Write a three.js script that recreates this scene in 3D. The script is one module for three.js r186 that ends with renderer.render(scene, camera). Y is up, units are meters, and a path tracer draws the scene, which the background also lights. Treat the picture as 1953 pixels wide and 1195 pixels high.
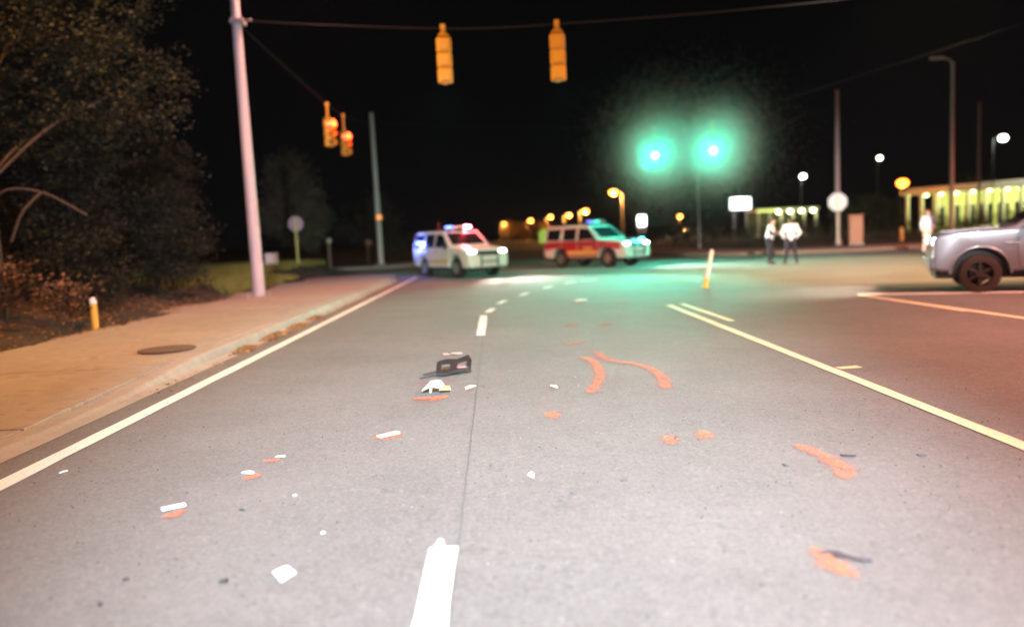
import * as THREE from 'three';
import { mergeGeometries, mergeVertices, toCreasedNormals } from 'three/addons/utils/BufferGeometryUtils.js';
import { RoundedBoxGeometry } from 'three/addons/geometries/RoundedBoxGeometry.js';
import { MarchingCubes } from 'three/addons/objects/MarchingCubes.js';

// ---------------------------------------------------------------- camera, sky, exposure
const scene = new THREE.Scene();
const camera = new THREE.PerspectiveCamera(43.8, 1953 / 1195, 0.05, 2500);
camera.rotation.order = 'YXZ';
camera.position.set(0, 1.65, 0);
camera.rotation.set(-Math.atan(147.6 / 1487), -0.0146, -0.046);
camera.focus = 7; camera.userData.focus = 7; camera.userData.fStop = 0.5;
const renderer = new THREE.WebGLRenderer({ antialias: true });
renderer.setSize(1024, 626);
renderer.toneMapping = THREE.LinearToneMapping;
renderer.toneMappingExposure = 1;
renderer.shadowMap.enabled = true;
{ // a clear night sky, a trace of town glow toward the horizon
  const W = 64, H = 32, d = new Float32Array(W * H * 4);
  for (let j = 0; j < H; j++) for (let i = 0; i < W; i++) {
    const up = Math.max(0, Math.sin(((j + 0.5) / H - 0.5) * Math.PI)), k = 0.0012 + 0.0008 * Math.exp(-up * 6), o = (j * W + i) * 4;
    d[o] = k * 0.95; d[o + 1] = k; d[o + 2] = k * 1.1; d[o + 3] = 1;
  }
  const t = new THREE.DataTexture(d, W, H, THREE.RGBAFormat, THREE.FloatType);
  t.mapping = THREE.EquirectangularReflectionMapping; t.magFilter = THREE.LinearFilter; t.needsUpdate = true;
  scene.background = t; scene.environment = t; scene.environmentIntensity = 1;
}
const moon = new THREE.DirectionalLight(0xcfd8ff, 0.012);
moon.position.set(-40, 70, 30); moon.castShadow = true; moon.name = 'moonlight';
moon.shadow.camera.left = moon.shadow.camera.bottom = -70; moon.shadow.camera.right = moon.shadow.camera.top = 70; moon.shadow.camera.far = 250;
scene.add(moon);
const HAZE = 0.00005;
scene.fog = new THREE.FogExp2(0xf4f6ff, HAZE);
const SODIUM = new THREE.Color().setRGB(1, 0.4, 0.09), SODIUM_PINK = new THREE.Color().setRGB(1, 0.38, 0.29), COOL = new THREE.Color().setRGB(0.86, 0.98, 1.08);
const GREEN = new THREE.Color().setRGB(0.03, 1, 0.66), RED = new THREE.Color().setRGB(1, 0.05, 0.07), BLUE = new THREE.Color().setRGB(0.15, 0.22, 1);

// ---------------------------------------------------------------- helpers
let seed = 12345;
const rnd = () => { seed = (seed + 0x6d2b79f5) | 0; let t = Math.imul(seed ^ (seed >>> 15), 1 | seed); t = (t + Math.imul(t ^ (t >>> 7), 61 | t)) ^ t; return ((t ^ (t >>> 14)) >>> 0) / 4294967296; };
const rr = (a, b) => a + (b - a) * rnd();
const V = (x, y, z) => new THREE.Vector3(x, y, z);
const used = {};
function numbered(n) { const k = used[n] = (used[n] ?? -1) + 1; return k ? `${n}_${String(k).padStart(3, '0')}` : n; }
function prep(g) {
  let a = g.index ? g.toNonIndexed() : g;
  for (const k of Object.keys(a.attributes)) if (!['position', 'normal', 'uv'].includes(k)) a.deleteAttribute(k);
  if (!a.attributes.uv) a.setAttribute('uv', new THREE.BufferAttribute(new Float32Array(a.attributes.position.count * 2), 2));
  if (!a.attributes.normal) a.computeVertexNormals();
  return a;
}
const merge = (list) => (list.length === 1 ? list[0] : mergeGeometries(list.map(prep)));
function mesh(name, geos, mat, parent) {
  const m = new THREE.Mesh(merge([].concat(geos)), mat);
  m.name = parent ? name : numbered(name); m.castShadow = m.receiveShadow = true;
  (parent ?? scene).add(m); return m;
}
function tag(o, label, category, group) { o.userData.label = label; o.userData.category = category; if (group) o.userData.group = group; return o; }
function struct(name, geos, mat) { const m = mesh(name, geos, mat); m.userData.kind = 'structure'; return m; }
function thing(name, label, category, [x, y, z] = [0, 0, 0], turn = 0, group) {
  const o = new THREE.Group(); o.name = numbered(name); o.position.set(x, y, z); o.rotation.y = turn; scene.add(o);
  return tag(o, label, category, group);
}
function grp(name, parent, [x, y, z] = [0, 0, 0]) { const g = new THREE.Group(); g.name = name; g.position.set(x, y, z); parent.add(g); return g; }
const box = (w, h, d, x = 0, y = 0, z = 0, r = 0) => (r ? new RoundedBoxGeometry(w, h, d, 2, r) : new THREE.BoxGeometry(w, h, d)).translate(x, y, z);
function rod(a, b, ra, rb = ra, n = 12) {
  const d = b.clone().sub(a), g = new THREE.CylinderGeometry(rb, ra, d.length(), n);
  g.applyQuaternion(new THREE.Quaternion().setFromUnitVectors(V(0, 1, 0), d.clone().normalize()));
  return g.translate((a.x + b.x) / 2, (a.y + b.y) / 2, (a.z + b.z) / 2);
}
const tube = (pts, r, seg = 24, n = 8) => new THREE.TubeGeometry(new THREE.CatmullRomCurve3(pts), seg, r, n);
const lathe = (pts, n = 24) => new THREE.LatheGeometry(pts.map(([r, y]) => new THREE.Vector2(r, y)), n);
const poly = (pts) => new THREE.Shape(pts.map(([x, y]) => new THREE.Vector2(x, y)));
function extr(shape, depth, bevel = 0, seg = 2) {
  const g = new THREE.ExtrudeGeometry(shape, bevel ? { depth: depth - 2 * bevel, bevelEnabled: true, bevelSize: bevel, bevelThickness: bevel, bevelOffset: -bevel, bevelSegments: seg, curveSegments: 16 } : { depth, bevelEnabled: false, curveSegments: 16 });
  return g.translate(0, 0, -(depth - 2 * bevel) / 2);
}
function flat(pts, y) { const g = new THREE.ShapeGeometry(pts instanceof THREE.Shape ? pts : poly(pts)); g.rotateX(-Math.PI / 2); return g.translate(0, y, 0); } // shape (x, -z)
function slab(c, t) { // quad with four corners and a thickness toward its normal
  const n = c[1].clone().sub(c[0]).cross(c[3].clone().sub(c[0])).normalize().multiplyScalar(t), p = [...c, ...c.map((v) => v.clone().add(n))];
  const q = [[4, 5, 6, 7], [3, 2, 1, 0], [0, 1, 5, 4], [1, 2, 6, 5], [2, 3, 7, 6], [3, 0, 4, 7]], pos = [];
  for (const [a, b, d, e] of q) for (const k of [a, b, d, a, d, e]) pos.push(p[k].x, p[k].y, p[k].z);
  const g = new THREE.BufferGeometry(); g.setAttribute('position', new THREE.Float32BufferAttribute(pos, 3)); g.computeVertexNormals(); return g;
}
// ---------------------------------------------------------------- textures
function lattice(n, s) { let k = s; const a = new Float32Array(n * n); for (let i = 0; i < a.length; i++) { k = (Math.imul(k, 1664525) + 1013904223) >>> 0; a[i] = k / 4294967296; } return a; }
function octave(N, n, s) { // tileable value noise, n cells over N pixels
  const L = lattice(n, s), out = new Float32Array(N * N);
  for (let j = 0; j < N; j++) { const v = (j / N) * n, y0 = Math.floor(v), fy = v - y0, sy = fy * fy * (3 - 2 * fy), r0 = y0 % n, r1 = (y0 + 1) % n;
    for (let i = 0; i < N; i++) { const u = (i / N) * n, x0 = Math.floor(u), fx = u - x0, sx = fx * fx * (3 - 2 * fx), c0 = x0 % n, c1 = (x0 + 1) % n;
      out[j * N + i] = (L[r0 * n + c0] * (1 - sx) + L[r0 * n + c1] * sx) * (1 - sy) + (L[r1 * n + c0] * (1 - sx) + L[r1 * n + c1] * sx) * sy; } }
  return out;
}
function noiseTex(N, octs, fn, metres, srgb) {
  const o = octs.map(([n, w], i) => [octave(N, n, 77 + i * 131 + n), w]), d = new Uint8Array(N * N * 4);
  for (let i = 0; i < N * N; i++) {
    const v = o.map(([a]) => a[i]); let s = 0; o.forEach(([a, w]) => (s += (a[i] - 0.5) * w));
    const c = fn(s, v, i); for (let k = 0; k < 3; k++) d[i * 4 + k] = Math.max(0, Math.min(255, Math.round(255 * c[k]))); d[i * 4 + 3] = 255;
  }
  const t = new THREE.DataTexture(d, N, N); t.wrapS = t.wrapT = THREE.RepeatWrapping; t.magFilter = THREE.LinearFilter; t.minFilter = THREE.LinearMipmapLinearFilter; t.generateMipmaps = true;
  if (srgb) t.colorSpace = THREE.SRGBColorSpace; t.repeat.set(1 / metres, 1 / metres); t.needsUpdate = true; return t;
}
const S = (x) => (x <= 0.0031308 ? 12.92 * x : 1.055 * Math.pow(x, 1 / 2.4) - 0.055), tint = (r, g, b) => (k) => [S(Math.max(0.003, r * k)), S(Math.max(0.003, g * k)), S(Math.max(0.003, b * k))];
const asphaltC = tint(0.155, 0.148, 0.142), concC = tint(0.36, 0.33, 0.285), soilC = tint(0.055, 0.04, 0.026);
const asphaltMap = noiseTex(2048, [[5, 0.22], [13, 0.2], [41, 0.16], [170, 0.16], [683, 0.5], [1024, 0.5]], (s, v) => asphaltC(1 + 0.6 * s - (v[2] > 0.82 && v[3] > 0.76 ? 0.16 : 0) + (v[4] > 0.93 ? 0.35 : 0)), 11, true);
const asphaltBump = noiseTex(1024, [[256, 0.6], [512, 0.5], [90, 0.3]], (s) => [0.5 + 0.6 * s, 0.5 + 0.6 * s, 0.5 + 0.6 * s], 2.1);
const concMap = noiseTex(1024, [[4, 0.2], [11, 0.25], [37, 0.2], [256, 0.2], [512, 0.25]], (s, v) => concC(1 + 0.6 * s - (v[1] > 0.7 && v[2] > 0.6 ? 0.2 : 0)), 4.3, true);
const soilMap = noiseTex(1024, [[7, 0.6], [31, 0.7], [128, 0.8], [512, 0.6]], (s) => soilC(1 + 1.1 * s), 6.1, true);
const wearMap = noiseTex(512, [[6, 0.2], [40, 0.35], [128, 0.5]], (s, v) => tint(1, 1, 1)(Math.min(1, 0.93 + 0.4 * Math.min(0, s + 0.05) - (v[2] > 0.86 ? 0.25 : 0))), 1.7, true);
const barkMap = noiseTex(256, [[12, 0.5], [64, 0.8]], (s) => tint(0.06, 0.042, 0.03)(1 + s), 0.7, true);
const M = (r, g, b, rough = 0.6, metal = 0, x = {}) => new THREE.MeshStandardMaterial({ color: new THREE.Color().setRGB(r, g, b), roughness: rough, metalness: metal, side: THREE.DoubleSide, ...x });
const P = (r, g, b, rough = 0.4, metal = 0, x = {}) => new THREE.MeshPhysicalMaterial({ color: new THREE.Color().setRGB(r, g, b), roughness: rough, metalness: metal, side: THREE.DoubleSide, clearcoat: 0.7, clearcoatRoughness: 0.12, ...x });
const E = (r, g, b, k) => M(Math.min(1, r), Math.min(1, g), Math.min(1, b), 0.4, 0, { emissive: new THREE.Color().setRGB(r, g, b), emissiveIntensity: k });
const mAsphalt = M(1, 1, 1, 0.86, 0, { map: asphaltMap, bumpMap: asphaltBump, bumpScale: 0.006 });
const mConc = M(1, 1, 1, 0.9, 0, { map: concMap, bumpMap: asphaltBump, bumpScale: 0.002 });
const mSoil = M(1, 1, 1, 1, 0, { map: soilMap, bumpMap: asphaltBump, bumpScale: 0.02 });
const mWhitePaint = M(0.86, 0.85, 0.78, 0.75, 0, { map: wearMap }), mYellowPaint = M(0.86, 0.76, 0.48, 0.75, 0, { map: wearMap });
const mGalv = M(0.42, 0.41, 0.41, 0.55, 0.25), mDark = M(0.02, 0.02, 0.022, 0.6), mRubber = M(0.03, 0.03, 0.03, 0.85), mChrome = M(0.6, 0.6, 0.62, 0.2, 0.9), mGlass = P(0.012, 0.014, 0.017, 0.06, 0, { clearcoat: 1 }), mBark = M(1, 1, 1, 0.95, 0, { map: barkMap });

function spot(parent, at, to, color, I, angle, pen = 1, radius = 3) { // a lamp's own light; `to` is a direction in the parent's axes
  const s = new THREE.SpotLight(color, I, 0, angle, pen, 2); s.name = 'lamp_light'; s.position.copy(at); s.castShadow = true; s.shadow.radius = radius;
  s.target.name = 'lamp_aim'; s.target.position.copy(at.clone().add(to)); parent.add(s, s.target); return s;
}
function point(parent, at, color, I, radius = 3) { const s = new THREE.PointLight(color, I, 0, 2); s.name = 'lamp_light'; s.position.copy(at); s.castShadow = true; s.shadow.radius = radius; parent.add(s); return s; }

// ---------------------------------------------------------------- ground, roads, kerbs
const Q = (list) => list.map(([x, z]) => [x, -z]); // plan points -> shape
{
  const g = new THREE.CircleGeometry(1500, 96); g.rotateX(-Math.PI / 2).translate(0, -0.03, -300);
  const p = g.attributes.position, uv = g.attributes.uv; for (let i = 0; i < p.count; i++) uv.setXY(i, p.getX(i), p.getZ(i));
  struct('ground', g, mSoil);
}
const roadShape = poly(Q([[-4.12, 45], [-4.12, -33], [-4.6, -35.2], [-6.4, -36.4], [-70, -37.5], [-70, -49], [-6.8, -48.2], [-4.4, -50.5], [-4, -54], [-3.6, -170], [2, -420], [12, -420], [9.5, -170], [9.6, -52], [10.4, -45.5], [13, -42], [18, -40.2], [90, -40], [90, 8], [30, 10], [26, 45]]));
struct('road', flat(roadShape, 0), mAsphalt);
// crack-sealed seam between the two paving lanes
{ const pts = [], n = 90; for (let i = 0; i <= n; i++) { const z = 2 - i * 0.17; pts.push([-0.275 + 0.003 * z + rr(-0.003, 0.003), z]); }
  const left = pts.map(([x, z]) => [x - rr(0.003, 0.007), z]), right = pts.map(([x, z]) => [x + rr(0.003, 0.007), z]).reverse();
  struct('pavement_seam', flat(poly(Q([...left, ...right])), 0.004), M(0.1, 0.096, 0.092, 0.8)); }
function stripe(a, b, w, jag = 0.006) { // worn painted line from a to b in plan
  const d = new THREE.Vector2(b[0] - a[0], b[1] - a[1]), L = d.length(), n = Math.max(2, Math.round(L / 0.35)); d.normalize(); const nx = -d.y, nz = d.x, l = [], r = [];
  for (let i = 0; i <= n; i++) { const t = (L * i) / n, x = a[0] + d.x * t, z = a[1] + d.y * t; l.push([x + nx * (w / 2 + rr(-jag, jag)), z + nz * (w / 2 + rr(-jag, jag))]); r.push([x - nx * (w / 2 + rr(-jag, jag)), z - nz * (w / 2 + rr(-jag, jag))]); }
  return flat(poly(Q([...l, ...r.reverse()])), 0.008);
}
function line(name, segs, m, label) { const o = struct(name, segs.map((s) => stripe(...s)), m); o.userData.label = label; return o; }
line('edge_line', [[[-3.73, 8], [-3.71, -35.2], 0.17]], mWhitePaint, 'solid white edge line along the left side of the road');
{ const d = line('lane_dash', [[[-0.36, -1.05], [-0.365, -4.05], 0.145]], mWhitePaint, 'nearest thick white lane dash at the bottom of the photo');
  d.geometry = merge([d.geometry, flat(poly(Q([[-0.42, -4.04], [-0.355, -4.04], [-0.375, -4.15], [-0.4, -4.17]])), 0.0085)]); }
line('lane_dash', [[[-0.355, -13.07], [-0.36, -16.4], 0.15]], mWhitePaint, 'second white lane dash, where the curved dotted line starts');
[[-0.23, -17.5], [0.05, -19.6], [0.69, -21.9], [1.51, -24.3], [2.4, -26.2], [3.1, -26.9]].forEach(([x, z], i, a) => {
  const n = a[Math.min(i + 1, 5)], p = a[Math.max(0, i - 1)], d = new THREE.Vector2(n[0] - p[0], n[1] - p[1]).normalize().multiplyScalar(0.45);
  line('guide_dot', [[[x - d.x, z - d.y], [x + d.x, z + d.y], 0.15]], mWhitePaint, `white dash number ${i + 1} of the dotted line curving to the right`);
});
line('centre_line', [[[3.67, 8], [3.65, -16.77], 0.135]], mYellowPaint, 'long solid yellow centre line on the right');
line('centre_line', [[[4.02, -13.4], [3.97, -16.9], 0.12]], mYellowPaint, 'short yellow line beside the end of the long yellow line');
line('centre_line', [[[3.76, -8.58], [4.02, -8.62], 0.13]], mYellowPaint, 'short yellow stub sticking out from the long yellow line');
line('median_line', [[[7.95, -17.05], [8.3, -9.5], 0.16]], M(0.86, 0.78, 0.55, 0.75), 'pale yellow line running toward the viewer from the stop line');
line('median_line', [[[7.9, -16.9], [8.02, -13.2], 0.13]], M(0.86, 0.78, 0.55, 0.75), 'short second pale yellow line beside the median line');
line('stop_line', [[[7.95, -17.1], [14.5, -14.6], 0.34]], mWhitePaint, 'white stop line under the front wheel of the silver pickup');
line('stop_line', [[[-3, -51], [4.2, -48.8], 0.5]], mWhitePaint, 'far white stop line between the two emergency vehicles');
line('stop_line', [[[7.5, -41.2], [17, -38.2], 0.3]], mWhitePaint, 'far white line on the cross street left of the standing people');
line('crosswalk_line', [[[2.6, -46.5], [3.6, -41.6], 0.3]], mWhitePaint, 'white crossing line behind the red vehicle');
// left gutter pan, kerb and sidewalk of separate slabs
{
  const kz0 = 14, kz1 = -33, n = 60, pos = [], rows = [[-4.12, 0.004], [-4.28, 0.004], [-4.33, 0.02], [-4.36, 0.12], [-4.385, 0.146], [-4.42, 0.15], [-4.58, 0.15], [-4.58, -0.05]];
  const lift = (z) => THREE.MathUtils.smoothstep(-z, 8.2, 11.5) * 0.86 + 0.14, at = (k, i) => { const z = kz0 + ((kz1 - kz0) * i) / n, r = rows[k]; return [r[0], r[1] > 0.01 ? 0.006 + (r[1] - 0.006) * lift(z) : r[1], z]; };
  for (let i = 0; i < n; i++) for (let k = 0; k < rows.length - 1; k++) for (const [a, b] of [[k, i], [k + 1, i], [k + 1, i + 1], [k, i], [k + 1, i + 1], [k, i + 1]]) pos.push(...at(a, b));
  const g = new THREE.BufferGeometry(); g.setAttribute('position', new THREE.Float32BufferAttribute(pos, 3)); g.setAttribute('uv', new THREE.Float32BufferAttribute(pos.flatMap((v, i) => (i % 3 ? [] : [pos[i] + pos[i + 1], pos[i + 2]])), 2)); g.computeVertexNormals();
  struct('kerb', toCreasedNormals(g, 0.7), mConc);
  const side = new THREE.Group(); side.name = 'sidewalk'; side.userData.kind = 'structure'; scene.add(side);
  let z = 14, i = 0;
  while (z > -32.9) {
    const L = Math.min(3.05, z + 33), far = z < -17.8, x1 = far ? -8.75 : -8.05, dy = far ? 0.012 : 0;
    const outer = far ? [] : [[x1 + rr(-0.25, 0.1), z - L + 0.02], [x1 + rr(-0.35, 0.15), z - L * 0.6], [x1 + rr(-0.3, 0.1), z - L * 0.3], [x1 + rr(-0.2, 0.1), z - 0.022]];
    const pl = [[-4.592, z - 0.022], [-4.592, z - L + 0.02], ...(far ? [[x1, z - L + 0.02], [x1, z - 0.022]] : outer)];
    const g = extr(poly(Q(pl)), 0.16, 0.008, 1); g.rotateX(-Math.PI / 2).translate(0, dy, 0);
    const uv = g.attributes.uv, p = g.attributes.position; for (let k = 0; k < p.count; k++) { uv.setXY(k, p.getX(k) + i * 1.7, p.getZ(k)); p.setY(k, p.getY(k) - 0.09 + 0.165 * (0.25 + 0.75 * THREE.MathUtils.smoothstep(-p.getZ(k), 6.5, 12))); }
    g.computeVertexNormals();
    mesh('slab', toCreasedNormals(g, 0.6), mConc, side); z -= L; i++;
  }
  // corner slab with its rounded end
  const c = extr(poly(Q([[-4.59, -33.02], [-4.75, -34.4], [-5.3, -35.5], [-6.6, -36.2], [-10.5, -36.6], [-10.5, -34.2], [-8.75, -33.5], [-8.75, -33.02]])), 0.16, 0.01, 1); c.rotateX(-Math.PI / 2).translate(0, 0.085, 0);
  mesh('slab', c, mConc, side);
  const ck = tube([V(-4.48, 0.07, -33), V(-4.62, 0.07, -34.5), V(-5.25, 0.07, -35.65), V(-6.6, 0.07, -36.4), V(-12, 0.07, -36.9), V(-45, 0.07, -37.3)], 0.085, 60, 8);
  struct('kerb', ck, mConc);
  // far left corner
  struct('sidewalk', extr(poly(Q([[-4.55, -51.5], [-4.2, -56], [-4.0, -90], [-6.2, -90], [-6.4, -57], [-8.5, -51.8], [-45, -51.6], [-45, -49.8], [-7.2, -48.9]])), 0.14, 0.02, 1).rotateX(-Math.PI / 2).translate(0, 0.06, 0), mConc);
  // far right corner: concrete apron and kerb
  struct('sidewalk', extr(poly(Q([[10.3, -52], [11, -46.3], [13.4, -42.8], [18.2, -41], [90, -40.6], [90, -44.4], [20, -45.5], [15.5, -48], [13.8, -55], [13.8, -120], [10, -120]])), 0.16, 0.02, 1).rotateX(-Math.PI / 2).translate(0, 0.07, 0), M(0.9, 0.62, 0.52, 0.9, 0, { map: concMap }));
  // dirt bank at the back of the sidewalk
  const bank = new THREE.PlaneGeometry(14, 60, 40, 120); bank.rotateX(-Math.PI / 2).translate(-14.7, 0, -14);
  const bp = bank.attributes.position, bu = bank.attributes.uv;
  for (let k = 0; k < bp.count; k++) { const x = bp.getX(k), zz = bp.getZ(k), t = Math.max(0, -7.9 - x); bp.setY(k, 0.1 + 0.1 * Math.sin(zz * 1.3) * Math.sin(x * 2.1) * Math.min(1, t) + 0.05 * Math.sin(zz * 3.7 + x * 5) * Math.min(1, t) + Math.min(0.5, t * 0.13)); bu.setXY(k, x, zz); }
  bank.computeVertexNormals(); struct('dirt_bank', bank, mSoil);
}
// ---------------------------------------------------------------- lamps outside the frame that light the street, and street lamps in view
const mSodiumLens = E(1, 0.55, 0.16, 14), mColdLens = E(0.9, 1, 1, 14);
function streetLamp(label, [x, z], h, arm, armLen, color, I, lens, o = {}) { // arm: heading of the arm in plan (radians, 0 = +x)
  const t = thing('street_lamp', label, 'street lamp', [x, o.y ?? 0, z], 0, o.group), r = o.r ?? 0.11, ax = Math.cos(arm), az = -Math.sin(arm), e = V(ax * armLen, h, az * armLen);
  mesh('pole', [rod(V(0, 0, 0), V(0, h - 0.25, 0), r, r * 0.6, 14), lathe([[r * 1.9, 0], [r * 1.9, 0.1], [r * 1.2, 0.22], [r, 0.3]])], o.mat ?? mGalv, t);
  mesh('arm', tube([V(0, h - 0.5, 0), V(ax * armLen * 0.2, h - 0.1, az * armLen * 0.2), e.clone().multiplyScalar(1).add(V(-ax * 0.2, 0, -az * 0.2))], r * 0.42, 12, 8), o.mat ?? mGalv, t);
  const hg = box(0.75, 0.16, 0.34, 0, 0.03, 0, 0.06); hg.rotateY(arm).translate(e.x, e.y, e.z); mesh('lamp_head', hg, o.mat ?? mGalv, t);
  const s = o.lens ?? 0.14, lg = new THREE.SphereGeometry(s, 16, 10); lg.scale(1.35, o.flat ?? 0.55, 1).rotateY(arm).translate(e.x, e.y - 0.05 - (o.drop ?? 0), e.z);
  if (lens) mesh('lamp_lens', lg, lens, t);
  if (I) { if (o.all) point(t, V(e.x, e.y - 0.2 - s, e.z), color, I, 6); else spot(t, V(e.x, e.y - 0.12 - s, e.z), V(o.tx ?? 0, -1, o.tz ?? 0), color, I, o.ang ?? 1.5, 0.25, 8); }
  return t;
}
streetLamp('sodium street lamp beside the near sidewalk, out of view on the left', [-9.8, -11.5], 9.5, 0.3, 3.2, SODIUM, 310, mSodiumLens, { lens: 0.2 });
streetLamp('added sodium street lamp behind the photographer as warm fill, out of view', [9.5, 7], 9, Math.PI, 3.2, SODIUM_PINK, 130, mSodiumLens, { lens: 0.2 });  // unseen lamp, added as broad warm fill over the near road
streetLamp('sodium street lamp on the right side of the road, out of view', [17, -8], 9.5, Math.PI, 3.2, SODIUM_PINK, 1250, mSodiumLens, { lens: 0.2 });
streetLamp('yellow street lamp with a long arm above the intersection, out of view at top right', [19.8, -24.5], 11.5, Math.PI, 6, new THREE.Color().setRGB(1, 0.62, 0.27), 1100, mSodiumLens, { lens: 0.2, ang: 0.75, tz: -0.15, far: 1 });
streetLamp('sodium street lamp past the pickup, out of view on the right', [44, -36], 10, Math.PI, 3, new THREE.Color().setRGB(1, 0.28, 0.18), 1700, mSodiumLens, { lens: 0.2 });
{ // added floodlight mast, unseen; stands in for the camera flash
  const t = thing('added_floodlight_mast', 'added floodlight mast behind the photographer, standing in for the camera flash', 'floodlight', [0.9, 0, 9.5]);
  mesh('mast', rod(V(0, 0, 0), V(0, 7, 0), 0.07, 0.05), mGalv, t);
  for (let k = 0; k < 3; k++) { const a = (k * 2 * Math.PI) / 3; mesh('leg', rod(V(0, 0.9, 0), V(Math.cos(a) * 0.9, 0, Math.sin(a) * 0.9), 0.03), mGalv, t); }
  mesh('lamp_head', [box(0.5, 0.36, 0.12, -0.32, 7.1, -0.1, 0.02), box(0.5, 0.36, 0.12, 0.32, 7.1, -0.1, 0.02), box(1.2, 0.06, 0.06, 0, 6.95, 0)], mDark, t);
  for (const s of [-1, 1]) mesh('lamp_lens', box(0.44, 0.3, 0.02, s * 0.32, 7.1, -0.17), mColdLens, t);
  spot(t, V(-0.1, 7.1, -0.25), V(-0.75, -6.8, -15.6), COOL, 6100, 0.265, 1, 12);
  spot(t, V(-0.3, 7.1, -0.25), V(-9.4, -5, -38), new THREE.Color().setRGB(1, 0.9, 1.2), 1650, 0.235, 1, 8);  // extra beam, added to brighten the tall pole and the verge
  spot(t, V(0.3, 7.1, -0.25), V(15, -5.3, -49), new THREE.Color().setRGB(1, 0.96, 0.93), 11000, 0.15, 1, 8);  // extra beam, added to brighten the people and the far right corner
}
// the tall steel signal pole with its lamp above the frame
{
  const t = thing('signal_pole', 'tallest pale steel pole, standing on the left sidewalk beside the bushes', 'pole', [-7.38, 0.13, -24.0]);
  mesh('shaft', rod(V(0, 0, 0), V(-0.06, 11.2, 0), 0.185, 0.11, 28), M(0.62, 0.55, 0.56, 0.5, 0.1), t);
  mesh('base_plate', [box(0.62, 0.05, 0.62, 0, 0.025, 0, 0.01), ...[[1, 1], [1, -1], [-1, 1], [-1, -1]].map(([a, b]) => rod(V(a * 0.24, 0.03, b * 0.24), V(a * 0.24, 0.15, b * 0.24), 0.028, 0.028, 6))], mGalv, t);
  mesh('wire_clamp', [box(0.4, 0.16, 0.4, 0, 8.2, 0, 0.03), rod(V(0.1, 8.2, 0), V(0.42, 8.22, 0.1), 0.03)], mGalv, t);
  mesh('arm', tube([V(-0.06, 10.8, 0), V(0.6, 11.4, 0), V(2.6, 11.6, 0)], 0.06, 12), mGalv, t);
  mesh('lamp_head', box(0.8, 0.18, 0.36, 2.8, 11.6, 0, 0.06), mGalv, t);
  const lg = new THREE.SphereGeometry(0.2, 16, 10); lg.scale(1.3, 0.5, 1).translate(2.8, 11.5, 0); mesh('lamp_lens', lg, mSodiumLens, t);
  spot(t, V(2.8, 11.35, 0), V(-0.1, -1, -0.35), SODIUM_PINK, 330, 1.35, 0.7, 8);
}
{
  const t = thing('signal_pole', 'far thin grey signal pole on the left corner with a small orange crossing signal', 'pole', [-7.93, 0.1, -53]);
  mesh('shaft', rod(V(0, 0, 0), V(-0.05, 10.1, 0), 0.19, 0.12, 20), M(0.6, 0.58, 0.56, 0.5, 0.1), t);
  mesh('base_plate', box(0.7, 0.08, 0.7, 0, 0.04, 0, 0.02), mGalv, t);
  const s = mesh('crossing_signal', box(0.42, 0.46, 0.24, 0.1, 3.2, 0.25, 0.04), M(0.65, 0.35, 0.06, 0.6), t);
  mesh('lens', box(0.3, 0.3, 0.02, 0.1, 3.2, 0.385), E(1, 0.35, 0.12, 1.2), s);
  spot(t, V(0.1, 3.2, 0.5), V(0, -0.1, 1), new THREE.Color().setRGB(1, 0.35, 0.12), 6, 0.9, 1);
}
// ---------------------------------------------------------------- traffic signals on span wires
const mSigYellow = M(0.84, 0.54, 0.06, 0.5), mSigInside = M(0.03, 0.03, 0.03, 0.8);
const lensMat = [[E(1, 0.07, 0.03, 9), M(0.22, 0.02, 0.02, 0.3)], [E(1, 0.6, 0.08, 9), M(0.25, 0.13, 0.02, 0.3)], [E(0.16, 1, 0.68, 60), M(0.02, 0.16, 0.1, 0.3)]];
function signal(label, [x, y, z], turn, lit, hang, group, I, aim) { // y: bottom of the housing; faces local +z
  const t = thing('traffic_signal', label, 'traffic signal', [x, y, z], turn, group);
  for (let k = 0; k < 3; k++) {
    const cy = 0.18 + (2 - k) * 0.345, sec = mesh('signal_section', [box(0.35, 0.335, 0.2, 0, cy, 0, 0.05), box(0.24, 0.24, 0.05, 0, cy, -0.115, 0.02)], mSigYellow, t);
    const v = new THREE.CylinderGeometry(0.145, 0.15, 0.22, 20, 1, true, Math.PI * 0.62, Math.PI * 1.76); v.rotateX(Math.PI / 2).rotateZ(Math.PI).translate(0, cy, 0.2); mesh('visor', v, mSigYellow, sec);
    const l = new THREE.SphereGeometry(0.135, 20, 12); l.scale(1, 1, 0.3).translate(0, cy, 0.1); mesh('lens', l, lensMat[k][k === lit ? 0 : 1], sec);
  }
  const cap = new THREE.CylinderGeometry(0.06, 0.19, 0.13, 4); cap.rotateY(Math.PI / 4).translate(0, 1.12, 0);
  mesh('hanger', [cap, rod(V(0, 1.15, 0), V(0, 1.15 + hang, 0), 0.035), box(0.12, 0.14, 0.1, 0, 1.15 + hang, 0, 0.02)], mSigYellow, t);
  const at = V(0, 0.18 + (2 - lit) * 0.345, 0.36), c = lit === 0 ? RED : GREEN;
  if (I) point(t, at, c, I, 6);
  if (aim) spot(t, at.clone().setZ(0.36), aim, c, I ? 3200 : 330, 0.36, 1, 6);
  return t;
}
signal('left yellow traffic signal hanging overhead near the middle, seen from behind', [-1.02, 5.22, -18.5], Math.PI + 0.1, 2, 0.12, undefined, 0, V(-0.02, -0.2, 1));
signal('right yellow traffic signal hanging overhead near the middle, seen from behind', [1.56, 5.07, -18.0], Math.PI - 0.06, 2, 0.13, undefined, 0, V(-0.14, -0.2, 1));
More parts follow.
